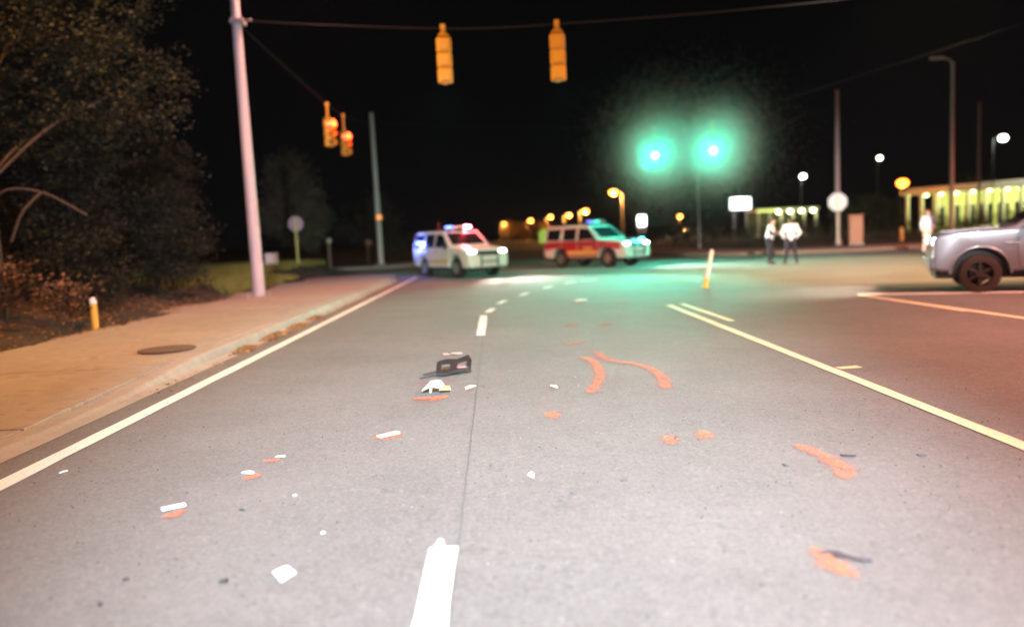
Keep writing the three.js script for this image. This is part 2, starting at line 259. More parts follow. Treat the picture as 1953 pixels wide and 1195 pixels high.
signal('higher of the two yellow signals glowing red above the left trees', [-6.4, 5.45, -31.2], 0.9, 0, 0.5, undefined, 8);
signal('lower of the two yellow signals glowing red above the left trees', [-6.88, 5.72, -37.0], 0.9, 0, 0.7, undefined, 8);
signal('left of the two green traffic lights over the intersection', [7.81, 5.0, -38.0], -0.2, 2, 0.35, undefined, 480, V(-0.24, -0.31, 1));
signal('right of the two green traffic lights over the intersection', [10.05, 4.9, -36.0], -0.2, 2, 0.35, undefined, 480, V(-0.24, -0.31, 1));
{ // added droplets that imitate lens bloom round the two green lights
  const g = new THREE.IcosahedronGeometry(0.005, 0), n = 400000, im = new THREE.InstancedMesh(g, new THREE.MeshPhysicalMaterial({ color: 0xffffff, transmission: 1, roughness: 0.65, thickness: 0.01, ior: 1.33 }), n), m = new THREE.Matrix4(), q = new THREE.Quaternion(), one = V(1, 1, 1);
  const gauss = () => Math.sqrt(-2 * Math.log(1 - rnd() * 0.9999)) * Math.cos(2 * Math.PI * rnd());
  for (let i = 0; i < n; i++) { const c = i % 2 ? [7.8, 5.3, -37.4] : [10.1, 5.2, -35.4]; const w = i % 10 < 7 ? 1 : 1.7; q.set(rr(-1, 1), rr(-1, 1), rr(-1, 1), rr(-1, 1)).normalize(); im.setMatrixAt(i, m.compose(V(c[0] + gauss() * 0.72 * w, c[1] + gauss() * 0.8 * w, c[2] + gauss() * 1.1 * w), q, one)); }
  im.name = 'added_glow_droplets'; tag(im, 'added droplets imitating the lens glow around the two green traffic lights', 'added_glow_droplets'); im.userData.kind = 'stuff'; scene.add(im);
}
function wire(label, pts, r, sag) {
  const gs = []; for (let i = 0; i + 1 < pts.length; i++) { const a = V(...pts[i]), b = V(...pts[i + 1]), c = []; for (let k = 0; k <= 8; k++) { const t = k / 8, p = a.clone().lerp(b, t); p.y -= sag * 4 * t * (1 - t); c.push(p); } gs.push(tube(c, r, 24, 6)); }
  const o = mesh('span_wire', gs, M(0.012, 0.012, 0.012, 0.8)); return tag(o, label, 'cable');
}
wire('nearest overhead span wire, carrying the two yellow signals', [[-7.2, 8.33, -23.9], [-1.02, 6.46, -18.5], [1.56, 6.33, -18], [7.7, 6.5, -17.7], [20.8, 8.5, -19.8]], 0.018, 0.03);
wire('overhead wire on the left carrying the two red signals', [[-7.3, 8.2, -24.1], [-6.4, 7.1, -31.2], [-6.88, 7.56, -37], [-7.9, 9.4, -53]], 0.007, 0.02);
wire('overhead wire across the intersection carrying the two green lights', [[-7.8, 9.5, -53], [7.81, 6.5, -38], [10.05, 6.4, -36], [20.9, 8.4, -20.2]], 0.006, 0.05);
{ const t = thing('signal_pole', 'steel signal pole at the right curb, out of view, holding the span wires', 'pole', [21, 0, -20]); mesh('shaft', rod(V(0, 0, 0), V(0, 10, 0), 0.19, 0.12, 20), mGalv, t); mesh('base_plate', box(0.7, 0.08, 0.7, 0, 0.04, 0), mGalv, t); }

// ---------------------------------------------------------------- vehicles (local +x forward)
function wheelParts(parent, x, y, z, r, w, rimMat, tyreMat = mRubber) {
  const t = grp('wheel', parent, [x, y, z]), s = Math.sign(z), h = w / 2;
  const ty = lathe([[r * 0.62, -h], [r * 0.9, -h], [r * 0.975, -h * 0.8], [r, -h * 0.45], [r, h * 0.45], [r * 0.975, h * 0.8], [r * 0.9, h], [r * 0.62, h]], 36); ty.rotateX(Math.PI / 2);
  const tm = mesh('tyre', ty, tyreMat, t);
  const blocks = []; for (let k = 0; k < 40; k++) { const a = (k / 40) * 2 * Math.PI, g = box(r * 0.09, r * 0.05, w * 0.34, 0, 0, (k % 2 ? 1 : -1) * w * 0.22); g.translate(0, r * 0.99, 0).rotateZ(a); blocks.push(g); }
  mesh('tread', blocks, tyreMat, tm);
  const rim = [lathe([[r * 0.63, -h * 0.9], [r * 0.6, -h * 0.5], [r * 0.58, h * 0.5], [r * 0.63, h * 0.92]], 30).rotateX(Math.PI / 2), new THREE.CylinderGeometry(r * 0.16, r * 0.19, w * 0.3, 16).rotateX(Math.PI / 2).translate(0, 0, s * h * 0.62)];
  for (let k = 0; k < 6; k++) { const g = box(r * 0.15, r * 0.5, w * 0.16, 0, r * 0.36, s * h * 0.62, 0.008); g.rotateZ((k * Math.PI) / 3); rim.push(g); }
  mesh('rim', rim, rimMat, t); mesh('brake_disc', new THREE.CylinderGeometry(r * 0.45, r * 0.45, 0.03, 24).rotateX(Math.PI / 2), mDark, t); return t;
}
function vehicle(t, s) {
  const hw = s.W / 2, k = s.taper ?? 0.28, zw = (x, y, z) => { let f = 1 - k * Math.max(0, y - s.belt); f *= 1 - (s.nose ?? 0.07) * Math.max(0, Math.min(1.4, (Math.abs(x) - s.round) / 0.6)) ** 2; return z * f; };
  const warp = (g, crease = 0.5) => { g = g.index ? g.toNonIndexed() : g; const p = g.attributes.position; for (let i = 0; i < p.count; i++) p.setZ(i, zw(p.getX(i), p.getY(i), p.getZ(i))); g.computeVertexNormals(); return toCreasedNormals(g, crease); };
  const sh = new THREE.Shape(), [x0, y0] = s.profile[0]; sh.moveTo(x0, y0); s.profile.slice(1).forEach(([x, y]) => sh.lineTo(x, y));
  const last = s.profile[s.profile.length - 1], yb = s.sill;
  for (const ax of [...s.axles].sort((a, b) => b - a)) { const dy = s.r - yb, c = Math.sqrt(Math.max(0, s.arch ** 2 - dy ** 2)); sh.lineTo(ax + c, yb); sh.absarc(ax, s.r, s.arch, -Math.asin(dy / s.arch), Math.PI + Math.asin(dy / s.arch), false); }
  sh.lineTo(x0, y0);
  const g = new THREE.ExtrudeGeometry(sh, { depth: s.W - 0.12, bevelEnabled: true, bevelSize: 0.06, bevelThickness: 0.06, bevelOffset: -0.06, bevelSegments: 4, curveSegments: 20 }); g.translate(0, 0, -(s.W - 0.12) / 2);
  mesh('body', warp(g), s.paint, t);
  const A0 = Math.min(...s.axles), A1 = Math.max(...s.axles);
  mesh('chassis', [box(A1 - A0 + 1.6, 0.4, s.W - 0.62, (A0 + A1) / 2, s.r + 0.1, 0), box(A1 - A0 - 1.1, 0.14, s.W - 0.3, (A0 + A1) / 2, yb - 0.03, 0), ...s.axles.map((x) => box(1.0, 0.62, s.W - 0.58, x, s.r + 0.28, 0)), ...s.axles.map((x) => rod(V(x, s.r, -hw + 0.2), V(x, s.r, hw - 0.2), 0.05))], mDark, t);
  for (const x of s.axles) for (const z of [-1, 1]) wheelParts(t, x, s.r, z * (hw - s.tw / 2 - 0.03), s.r, s.tw, s.rim, s.tyre);
  const panel = (pts, side, th, out = 0.004) => { const p = extr(poly(pts), th, Math.min(0.006, th / 2.5), 1); p.translate(0, 0, side * (hw + out)); return warp(p, 0.4); };
  for (const side of [-1, 1]) {
    for (const w of s.windows) mesh('window', panel(w, side, 0.014), mGlass, t);
    for (const [d, hx, hy] of s.doors) { const dm = mesh('door', panel(d, side, 0.02, 0.002), s.doorPaint ?? s.paint, t); const h = box(0.2, 0.045, 0.04, hx, hy, side * (hw + 0.03), 0.015); mesh('handle', h, s.handle ?? mChrome, dm); }
    for (const [pts, m, name] of s.bands ?? []) mesh(name, panel(pts, side, 0.008, 0.012), m, t);
    mesh('mirror', [box(0.1, 0.17, 0.2, s.mirror[0], s.mirror[1] + 0.08, side * (hw + 0.13), 0.035), box(0.06, 0.05, 0.2, s.mirror[0] + 0.02, s.mirror[1], side * (hw + 0.02))], s.mirrorMat ?? mDark, t);
  }
  const pane = (name, [xa, ya], [xb, yb2], w, m) => { const d = V(xb - xa, yb2 - ya, 0).normalize(), n = V(-d.y, d.x, 0); if (s.mid !== undefined && n.x * ((xa + xb) / 2 - s.mid) < 0) n.negate(); const o = n.multiplyScalar(0.006), c = [V(xa, ya, -w), V(xa, ya, w), V(xb, yb2, w), V(xb, yb2, -w)].map((v) => V(v.x, v.y, zw(v.x, v.y, v.z)).add(o)); mesh(name, slab(c, 0.008), m, t); };
  pane('windshield', s.wind[0], s.wind[1], hw - 0.14, mGlass);
  if (s.rear) pane('rear_window', s.rear[0], s.rear[1], hw - 0.16, mGlass);
  for (const [name, geo, m] of s.extra ?? []) mesh(name, geo, m, t);
  return { hw, zw, panel };
}
const mHead = E(1, 0.97, 0.85, 70), mRedLens = E(1, 0.05, 0.08, 220), mBlueLens = E(0.12, 0.18, 1, 8), mTail = E(1, 0.12, 0.05, 2.2), mAmberLamp = E(1, 0.4, 0.08, 3);
const SUV = () => ({
  W: 2.0, belt: 1.26, taper: 0.2, round: 2.05, r: 0.42, arch: 0.53, tw: 0.28, sill: 0.44, axles: [-1.45, 1.5],
  profile: [[-2.42, 0.46], [-2.55, 0.55], [-2.57, 0.8], [-2.55, 1.2], [-2.47, 1.82], [-2.39, 1.95], [-2.1, 2.0], [-0.9, 2.02], [0.02, 2.0], [0.32, 1.94], [1.06, 1.34], [1.22, 1.29], [2.15, 1.23], [2.42, 1.16], [2.54, 1.0], [2.57, 0.65], [2.52, 0.46], [2.36, 0.4]],
  windows: [[[-0.28, 1.3], [0.9, 1.3], [0.36, 1.82], [-0.24, 1.87]], [[-1.28, 1.3], [-0.42, 1.3], [-0.4, 1.87], [-1.24, 1.87]], [[-2.36, 1.32], [-1.45, 1.3], [-1.41, 1.87], [-2.3, 1.85]]],
  doors: [[[[-0.34, 0.44], [0.88, 0.44], [0.96, 0.7], [0.96, 1.26], [-0.34, 1.26]], -0.18, 1.12], [[[-0.95, 0.44], [-0.37, 0.44], [-0.37, 1.26], [-1.33, 1.26], [-1.33, 0.98], [-1.05, 0.76]], -1.2, 1.12]],
  mirror: [0.82, 1.28], wind: [[1.02, 1.38], [0.36, 1.9]], rear: [[-2.54, 1.3], [-2.48, 1.8]], mid: 0,
});
function lightBar(t, x, y, parts) { // housing with separate coloured lenses
  mesh('light_bar', [box(0.28, 0.05, 1.24, x, y, 0, 0.02), box(0.1, 0.06, 0.1, x, y - 0.05, -0.45), box(0.1, 0.06, 0.1, x, y - 0.05, 0.45)], mDark, t);
  for (const [z, w, m] of parts) mesh('beacon_lens', box(0.26, 0.11, w, x, y + 0.075, z, 0.04), m, t);
}
const frontSUV = (lamp) => [
  ['grille', [box(0.05, 0.24, 1.1, 2.52, 0.98, 0, 0.02)], mDark], ['grille_bar', [box(0.03, 0.035, 1.08, 2.55, 0.98, 0, 0.01)], mChrome],
  ['bumper', [box(0.16, 0.24, 1.7, 2.53, 0.54, 0, 0.06)], null], ['headlight', [box(0.1, 0.2, 0.32, 2.46, 1.0, -0.74, 0.03)], lamp], ['headlight', [box(0.1, 0.2, 0.32, 2.46, 1.0, 0.74, 0.03)], lamp],
  ['tail_light', [box(0.08, 0.5, 0.14, -2.5, 1.02, -0.84, 0.03)], mTail], ['tail_light', [box(0.08, 0.5, 0.14, -2.5, 1.02, 0.84, 0.03)], mTail], ['rear_bumper', [box(0.14, 0.2, 1.7, -2.56, 0.55, 0, 0.05)], mDark],
  ['push_bar', [rod(V(2.66, 0.45, -0.4), V(2.66, 0.98, -0.4), 0.025), rod(V(2.66, 0.45, 0.4), V(2.66, 0.98, 0.4), 0.025), rod(V(2.66, 0.95, -0.42), V(2.66, 0.95, 0.42), 0.025), rod(V(2.66, 0.66, -0.42), V(2.66, 0.66, 0.42), 0.025)], mDark],
];
const mWhiteCar = P(0.72, 0.73, 0.72, 0.3), mGold = M(0.75, 0.5, 0.1, 0.5), mRedCar = P(0.36, 0.02, 0.03, 0.3), mRimGrey = M(0.45, 0.45, 0.45, 0.35, 0.7);
{
  const t = thing('patrol_car', 'white patrol SUV with a red beacon, left of the red fire car', 'SUV', [-1.75, 0, -34.6], -58 * Math.PI / 180);
  const s = { ...SUV(), paint: mWhiteCar, rim: mRimGrey, bands: [[[[-0.9, 0.62], [0.86, 0.62], [0.9, 0.78], [-1.0, 0.78]], M(0.62, 0.5, 0.16, 0.5), 'gold_stripe']] };
  s.extra = frontSUV(mHead).map(([n, g, m]) => [n, g, m ?? mWhiteCar]);
  vehicle(t, s);
  lightBar(t, 0.1, 2.07, [[-0.46, 0.26, mRedLens], [-0.15, 0.24, M(0.5, 0.5, 0.5, 0.2)], [0.15, 0.24, M(0.5, 0.5, 0.5, 0.2)], [0.46, 0.26, mBlueLens]]);
  mesh('antenna', rod(V(-1.1, 2.0, 0.3), V(-1.16, 2.45, 0.3), 0.012), mDark, t);
  mesh('window_light', box(0.5, 0.18, 0.03, -1.88, 1.5, 0.955, 0.02), E(0.12, 0.2, 1, 5), t);
  point(t, V(0.1, 2.36, -0.46), RED, 70, 5); point(t, V(-1.88, 1.5, 1.15), BLUE, 10, 5);
  for (const z of [-0.72, 0.72]) spot(t, V(2.58, 1.0, z), V(1, -0.07, 0), new THREE.Color().setRGB(1, 0.95, 0.82), 260, 0.6, 1, 5);
}
{
  const t = thing('fire_car', 'red and white fire department SUV with a gold stripe and lit headlights', 'SUV', [4.8, 0, -38.2], -47 * Math.PI / 180);
  const s = { ...SUV(), paint: mWhiteCar, doorPaint: mRedCar, rim: mRimGrey };
  s.bands = [[[[-0.88, 0.45], [0.9, 0.45], [0.9, 0.6], [-0.88, 0.6]], M(0.3, 0.27, 0.23, 0.6), 'lower_cladding'], [[[-0.95, 0.62], [0.86, 0.62], [0.9, 0.79], [-1.0, 0.79]], mGold, 'gold_stripe'], [[[0.05, 0.86], [0.62, 0.86], [0.62, 0.95], [0.05, 0.95]], mGold, 'gold_lettering_panel'],
    [[[-2.5, 0.86], [-1.36, 0.96], [-1.36, 1.25], [-2.5, 1.22]], mRedCar, 'red_panel'], [[[0.99, 0.75], [1.12, 0.86], [1.3, 0.94], [1.7, 0.94], [2.0, 0.84], [2.3, 0.84], [2.3, 1.15], [1.2, 1.25], [0.99, 1.25]], mRedCar, 'red_panel']];
  s.extra = frontSUV(mHead).map(([n, g, m]) => [n, g, m ?? mWhiteCar]);
  const b = vehicle(t, s);
  mesh('hood_panel', slab([V(1.28, 1.292, 0.8), V(2.1, 1.239, 0.78), V(2.1, 1.239, -0.78), V(1.28, 1.292, -0.8)], 0.012), mRedCar, t);
  lightBar(t, 0.05, 2.08, [[-0.46, 0.26, M(0.5, 0.08, 0.08, 0.2)], [0, 0.5, M(0.7, 0.7, 0.75, 0.2)], [0.46, 0.26, E(0.2, 0.2, 1, 1.5)]]);
  mesh('window_light', box(0.03, 0.1, 0.3, 2.38, 1.24, -0.55, 0.02), E(0.1, 0.8, 1, 8), t);
  point(t, V(2.44, 1.38, -0.55), new THREE.Color().setRGB(0.1, 0.8, 1), 5, 5);
  for (const z of [-0.72, 0.72]) spot(t, V(2.58, 1.0, z), V(1, -0.07, 0), new THREE.Color().setRGB(1, 0.92, 0.78), 260, 0.6, 1, 5);
}
{
  const a = 155.2 * Math.PI / 180, fx = 1.83, fz = -0.86; // front left wheel at (10.2, -16.35)
  const t = thing('pickup_truck', 'silver pickup truck entering from the right edge over the stop line', 'pickup truck', [10.2 - (fx * Math.cos(a) + fz * Math.sin(a)), 0, -16.35 + fx * Math.sin(a) - fz * Math.cos(a)], a);
  const mSilver = P(0.19, 0.21, 0.25, 0.3, 0.4), mMud = M(0.2, 0.1, 0.05, 0.8);
  const s = {
    W: 2.02, belt: 1.3, taper: 0.3, round: 2.35, nose: 0.05, r: 0.4, arch: 0.55, tw: 0.28, sill: 0.46, axles: [-1.88, 1.83], paint: mSilver, rim: M(0.035, 0.026, 0.02, 0.5, 0.4), tyre: M(0.026, 0.017, 0.013, 0.9),
    profile: [[-2.85, 0.55], [-2.92, 0.8], [-2.92, 1.32], [-1.0, 1.34], [-0.95, 1.42], [-0.82, 1.86], [-0.65, 1.93], [0.25, 1.94], [0.48, 1.88], [1.22, 1.4], [1.35, 1.37], [2.3, 1.3], [2.6, 1.25], [2.69, 1.15], [2.73, 0.85], [2.71, 0.52], [2.55, 0.46]],
    windows: [[[0.02, 1.35], [1.02, 1.35], [0.55, 1.78], [0.04, 1.82]], [[-0.78, 1.37], [-0.06, 1.35], [-0.04, 1.82], [-0.68, 1.82]]],
    doors: [[[[0.0, 0.52], [1.12, 0.52], [1.16, 0.8], [1.16, 1.3], [0.0, 1.3]], 0.16, 1.12], [[[-0.9, 0.52], [-0.03, 0.52], [-0.03, 1.3], [-0.9, 1.3]], -0.74, 1.12]], mirror: [0.95, 1.36], wind: [[1.16, 1.45], [0.54, 1.84]], rear: [[-0.93, 1.46], [-0.83, 1.82]], mid: 0.1, mirrorMat: mSilver,
  };
  s.extra = [['grille', [box(0.06, 0.34, 1.0, 2.67, 0.98, 0, 0.03)], mDark], ...[0.9, 1.0, 1.1].map((y) => ['grille_bar', [box(0.03, 0.03, 0.98, 2.71, y, 0, 0.01)], mChrome]),
    ['bumper', [box(0.22, 0.3, 1.86, 2.68, 0.62, 0, 0.07)], mSilver], ['bumper', [box(0.2, 0.2, 1.86, -2.98, 0.62, 0, 0.05)], mChrome], ['air_dam', [box(0.12, 0.12, 1.5, 2.6, 0.44, 0, 0.04)], mDark],
    ...[-1, 1].map((z) => ['headlight', [box(0.24, 0.2, 0.24, 2.6, 1.1, z * 0.76, 0.05)], E(0.85, 1, 0.95, 3)]), ...[-1, 1].map((z) => ['turn_signal_light', [box(0.18, 0.15, 0.1, 2.4, 1.1, z * 0.92, 0.03)], mAmberLamp]),
    ...[-1, 1].map((z) => ['tail_light', [box(0.08, 0.4, 0.16, -2.9, 1.08, z * 0.88, 0.03)], M(0.3, 0.02, 0.02, 0.3)]),
    ...[-1, 1].map((z) => ['fender_flare', [new THREE.TorusGeometry(0.56, 0.03, 8, 30, Math.PI).translate(1.83, 0.42, z * 0.985)], mSilver]), ...[-1, 1].map((z) => ['hood_crease', [rod(V(1.45, 1.365, z * 0.6), V(2.45, 1.29, z * 0.52), 0.018)], mSilver]),
    ['badge', [box(0.3, 0.03, 0.02, 1.25, 1.05, -1.015, 0.006)], mChrome]];
  vehicle(t, s);
  for (const z of [-0.76, 0.76]) spot(t, V(2.74, 1.04, z), V(1, -0.1, 0), new THREE.Color().setRGB(1, 0.9, 0.68), 90, 0.8, 1, 5);
}
// ---------------------------------------------------------------- placing by the view: a pixel of the photograph and a depth, or the ground
camera.updateMatrixWorld(true);
const eye = camera.position, F = 597.5 / Math.tan((43.8 / 2) * Math.PI / 180);
const ray = (px, py) => V((px - 976.5) / F, -(py - 597.5) / F, -1).applyQuaternion(camera.quaternion);
const at = (px, py, depth) => { const d = ray(px, py); return eye.clone().addScaledVector(d, -depth / d.z); };
const on = (px, py, h = 0) => { const d = ray(px, py); return eye.clone().addScaledVector(d, (h - 1.65) / d.y); };

// ---------------------------------------------------------------- signs, posts and boxes
const octagon = (r) => poly([...Array(8)].map((_, k) => [r * Math.cos((k + 0.5) * Math.PI / 4), r * Math.sin((k + 0.5) * Math.PI / 4)]));
function stopSign(label, [x, y, z], h, r, turn, backMat, postMat) {
  const t = thing('stop_sign', label, 'road sign', [x, y, z], turn);
  mesh('plate', extr(octagon(r), 0.012, 0.003).translate(0, h, 0), backMat, t); mesh('sign_face', extr(octagon(r * 0.97), 0.004).translate(0, h, -0.012), M(0.45, 0.02, 0.03, 0.5), t);
  const post = [box(0.09, h + r * 0.7, 0.03, 0, (h + r * 0.7) / 2, 0.03), box(0.02, h + r * 0.7, 0.05, -0.04, (h + r * 0.7) / 2, 0.05), box(0.02, h + r * 0.7, 0.05, 0.04, (h + r * 0.7) / 2, 0.05)];
  mesh('post', post, postMat, t); mesh('bolt', [-0.5, 0.5].map((k) => rod(V(0, h + k * r, 0.04), V(0, h + k * r, 0.07), 0.014, 0.014, 6)), mGalv, t); return t;
}
stopSign('grey back of an octagonal sign on a yellow-green post, left of the thin pole', [-10.95, 0.1, -43], 2.75, 0.43, 0.1, M(0.36, 0.33, 0.38, 0.5, 0.2), M(0.62, 0.72, 0.2, 0.5));
{ const p = at(1598, 385, 52); stopSign('bright white back of an octagonal sign on a pale post, far right', [p.x, 0.15, p.z], p.y - 0.15, 0.63, -0.4, M(0.86, 0.86, 0.82, 0.4), M(0.8, 0.8, 0.5, 0.5)); }
{ const t = thing('bollard', 'short yellow bollard with a white top at the back of the sidewalk', 'bollard', [-8.35, 0.12, -16.1]);
  mesh('post', lathe([[0.066, 0], [0.066, 0.56]]), M(0.75, 0.48, 0.06, 0.5), t); mesh('cap', lathe([[0.068, 0.55], [0.068, 0.62], [0.055, 0.655], [0.02, 0.672], [0, 0.675]]), M(0.85, 0.85, 0.85, 0.5), t); }
{ const t = thing('utility_box', 'small white utility box standing in the grass behind the tall pole', 'utility box', [-12.0, 0.25, -41.6], 0.15);
  mesh('cabinet', box(0.62, 0.86, 0.4, 0, 0.6, 0, 0.03), M(0.8, 0.78, 0.76, 0.5), t); mesh('lid', box(0.68, 0.06, 0.46, 0, 1.05, 0, 0.02), M(0.8, 0.78, 0.76, 0.5), t); mesh('base', box(0.5, 0.2, 0.3, 0, 0.1, 0), mDark, t); mesh('door', box(0.5, 0.66, 0.02, 0, 0.58, 0.205, 0.006), M(0.84, 0.82, 0.8, 0.5), t); }
{ const t = thing('marker_post', 'thin wooden post with a small round reflector, beside the octagonal sign', 'post', [-11.4, 0.05, -53.2]);
  mesh('post', box(0.12, 1.75, 0.1, 0, 0.87, 0, 0.01), M(0.3, 0.24, 0.18, 0.8), t); mesh('reflector', new THREE.CylinderGeometry(0.15, 0.15, 0.03, 20).rotateX(Math.PI / 2).translate(0.05, 1.85, 0.06), M(0.75, 0.72, 0.45, 0.3), t); }
{ const t = thing('marker_post', 'dim brown post with a small sign in front of the far left trees', 'post', [-9.6, 0.05, -58]);
  mesh('post', box(0.1, 1.5, 0.1, 0, 0.75, 0, 0.01), M(0.2, 0.12, 0.07, 0.8), t); mesh('sign_plate', box(0.4, 0.4, 0.02, 0.1, 1.6, 0.06, 0.008), M(0.35, 0.12, 0.06, 0.5), t); }
{ const p = on(1345, 548), t = thing('delineator', 'leaning white delineator post with a yellow base on the green-lit road', 'delineator', [p.x, 0, p.z]); t.rotation.z = -0.2;
  mesh('base', lathe([[0.11, 0], [0.11, 0.03], [0.062, 0.05], [0.06, 0.24], [0.052, 0.26]]), M(0.78, 0.55, 0.06, 0.5), t); mesh('post', lathe([[0.05, 0.25], [0.045, 1.0], [0.04, 1.04], [0, 1.05]]), M(0.85, 0.85, 0.82, 0.5), t);
  mesh('reflective_band', [lathe([[0.052, 0.72], [0.052, 0.82]]), lathe([[0.051, 0.88], [0.051, 0.97]])], M(0.9, 0.88, 0.6, 0.3), t); }
{ const p = on(1633, 470), t = thing('signal_cabinet', 'tall metal cabinet with orange light painted into its colour, just right of the white octagonal sign', 'cabinet', [p.x, 0.1, p.z], -0.35);
  const m = M(0.42, 0.15, 0.06, 0.5, 0.1); mesh('cabinet', box(0.8, 1.75, 0.55, 0, 0.95, 0, 0.03), m, t); mesh('roof', box(0.88, 0.07, 0.65, 0, 1.86, 0, 0.02), m, t); mesh('door', box(0.68, 1.5, 0.02, 0, 0.95, 0.28, 0.006), M(0.44, 0.165, 0.068, 0.5, 0.1), t); mesh('plinth', box(0.9, 0.12, 0.65, 0, 0.06, 0), mConc, t); }  // orange light on the metal is put into its base colour
{ const p = on(1720, 462), t = thing('bollard', 'small orange-yellow bollard right of the tall cabinet in the background', 'bollard', [p.x, 0.1, p.z]); mesh('post', lathe([[0.13, 0], [0.13, 0.85], [0.1, 0.93], [0, 0.96]]), M(0.7, 0.36, 0.05, 0.5), t); mesh('reflective_band', lathe([[0.135, 0.6], [0.135, 0.7]]), M(0.8, 0.6, 0.3, 0.4), t); }
function plainPole(label, px, pyTop, depth, r, mat) { const p = at(px, pyTop, depth), t = thing('utility_pole', label, 'pole', [p.x, 0, p.z]); mesh('shaft', rod(V(0, 0, 0), V(0, p.y, 0), r, r * 0.7, 16), mat, t); mesh('base_collar', lathe([[r * 1.5, 0], [r * 1.5, 0.25], [r, 0.35]]), mat, t); mesh('cap', lathe([[r * 0.75, p.y - 0.05], [r * 0.75, p.y], [0, p.y + 0.06]]), mat, t); return t; }
const mWood = M(0.42, 0.33, 0.32, 0.8);
plainPole('bare pole rising behind the white octagonal sign', 1597, 172, 53.5, 0.17, mWood);
plainPole('thin bare pole in front of the lit building on the right', 1870, 195, 70, 0.13, mGalv);
plainPole('faint thin pole below the right green traffic light', 1331, 320, 62, 0.06, mGalv);
{ const p = at(1818, 110, 46), t = streetLamp('tall unlit street lamp rising behind the hood of the silver pickup', [p.x, p.z], p.y, Math.PI * 0.98, 0.9, null, 0, null, { r: 0.13, mat: mWood, group: undefined }); t.userData.category = 'street lamp'; }

// ---------------------------------------------------------------- far lamps and lit signs
const far = 'distant orange street lamps along the road', mFarS = E(1, 0.34, 0.05, 13), mFarW = E(0.95, 1, 0.8, 16), mFarO = E(1, 0.22, 0.02, 12);
[[1170, 366, 110, 0.42, 'largest orange street lamp, right above the red and white SUV', 420], [1117, 402, 150, 0.42, 'second largest orange street lamp, above the roof of the red and white SUV', 420], [1085, 410, 190, 0.42, 'orange street lamp above the rear of the red and white SUV', 420], [1050, 413, 220, 0.4, 'orange street lamp just left of the red and white SUV', 520], [1012, 420, 240, 0.46, 'orange street lamp midway between the two emergency SUVs', 520], [962, 427, 260, 0.46, 'leftmost orange street lamp, beside the hood of the white patrol SUV', 520]].forEach(([px, py, d, s, label, I], k) => {
  const p = at(px, py, d); streetLamp(label, [p.x + 1.2 * (k ? -1 : 1), p.z], p.y, k ? 0 : Math.PI, 1.2, SODIUM, I, mFarS, { lens: s, flat: 0.9, all: true, r: 0.12 });
});
[[1532, 335, 110, 0.3, 'pale lamp high above the two standing people', 60, mFarW, 0.3], [1678, 300, 120, 0.26, 'faint pale lamp high right of the bare pole', 30, mFarW, 0.3], [1722, 348, 90, 0.5, 'glowing orange round lamp left of the tall unlit street lamp', 45, mFarO, 0.3], [1914, 262, 80, 0.32, 'bright white lamp high above the lit building at right', 60, mColdLens, 1.0], [1297, 411, 96, 0.22, 'small orange post lamp above the beige parked car', 40, mFarS, 0.1]].forEach(([px, py, d, s, label, I, m, arm]) => {
  const p = at(px, py, d); streetLamp(label, [p.x - arm, p.z], p.y, 0, arm, m === mFarO ? new THREE.Color().setRGB(1, 0.3, 0.06) : m === mFarS ? SODIUM : new THREE.Color().setRGB(0.95, 1, 0.85), I, m, { lens: s, flat: 0.9, all: true, r: 0.07, mat: M(0.12, 0.12, 0.12, 0.6) });
});
function litSign(label, px, py, d, w, h, m, round) { const p = at(px, py, d), t = thing('lit_sign', label, 'sign', [p.x, 0, p.z]); mesh('frame', box(w + 0.16, h + 0.16, 0.26, 0, p.y, 0, 0.06), mDark, t); mesh('sign_panel', box(w, h, 0.05, 0, p.y, 0.13, 0.02), m, t); mesh('post', [rod(V(-w * 0.3, 0, 0), V(-w * 0.3, p.y, 0), 0.08), rod(V(w * 0.3, 0, 0), V(w * 0.3, p.y, 0), 0.08)], mGalv, t);
  point(t, V(0, p.y, 0.5), new THREE.Color().setRGB(0.95, 1, 1), 25, 10); return t; }
litSign('glowing white rectangular sign above and left of the standing people', 1412, 388, 100, 2.7, 1.5, E(0.95, 1, 1, 2.4));
litSign('small glowing white sign right above the hood of the red and white SUV', 1224, 421, 120, 1.3, 1.7, E(0.95, 1, 1, 2.2));
{ const p = at(1037, 450, 58), t = thing('warning_sign', 'bright yellow-green road sign at the rear of the red and white SUV', 'road sign', [p.x, 0, p.z]); mesh('sign_plate', extr(poly([[-0.36, -0.5], [0.36, -0.5], [0.36, 0.3], [0, 0.58], [-0.36, 0.3]]), 0.02, 0.005).translate(0, p.y, 0), M(0.72, 0.95, 0.12, 0.4, 0, { emissive: new THREE.Color().setRGB(0.6, 0.8, 0.1), emissiveIntensity: 0.35 }), t); mesh('post', box(0.07, p.y, 0.05, 0, p.y / 2, -0.04), mGalv, t); }
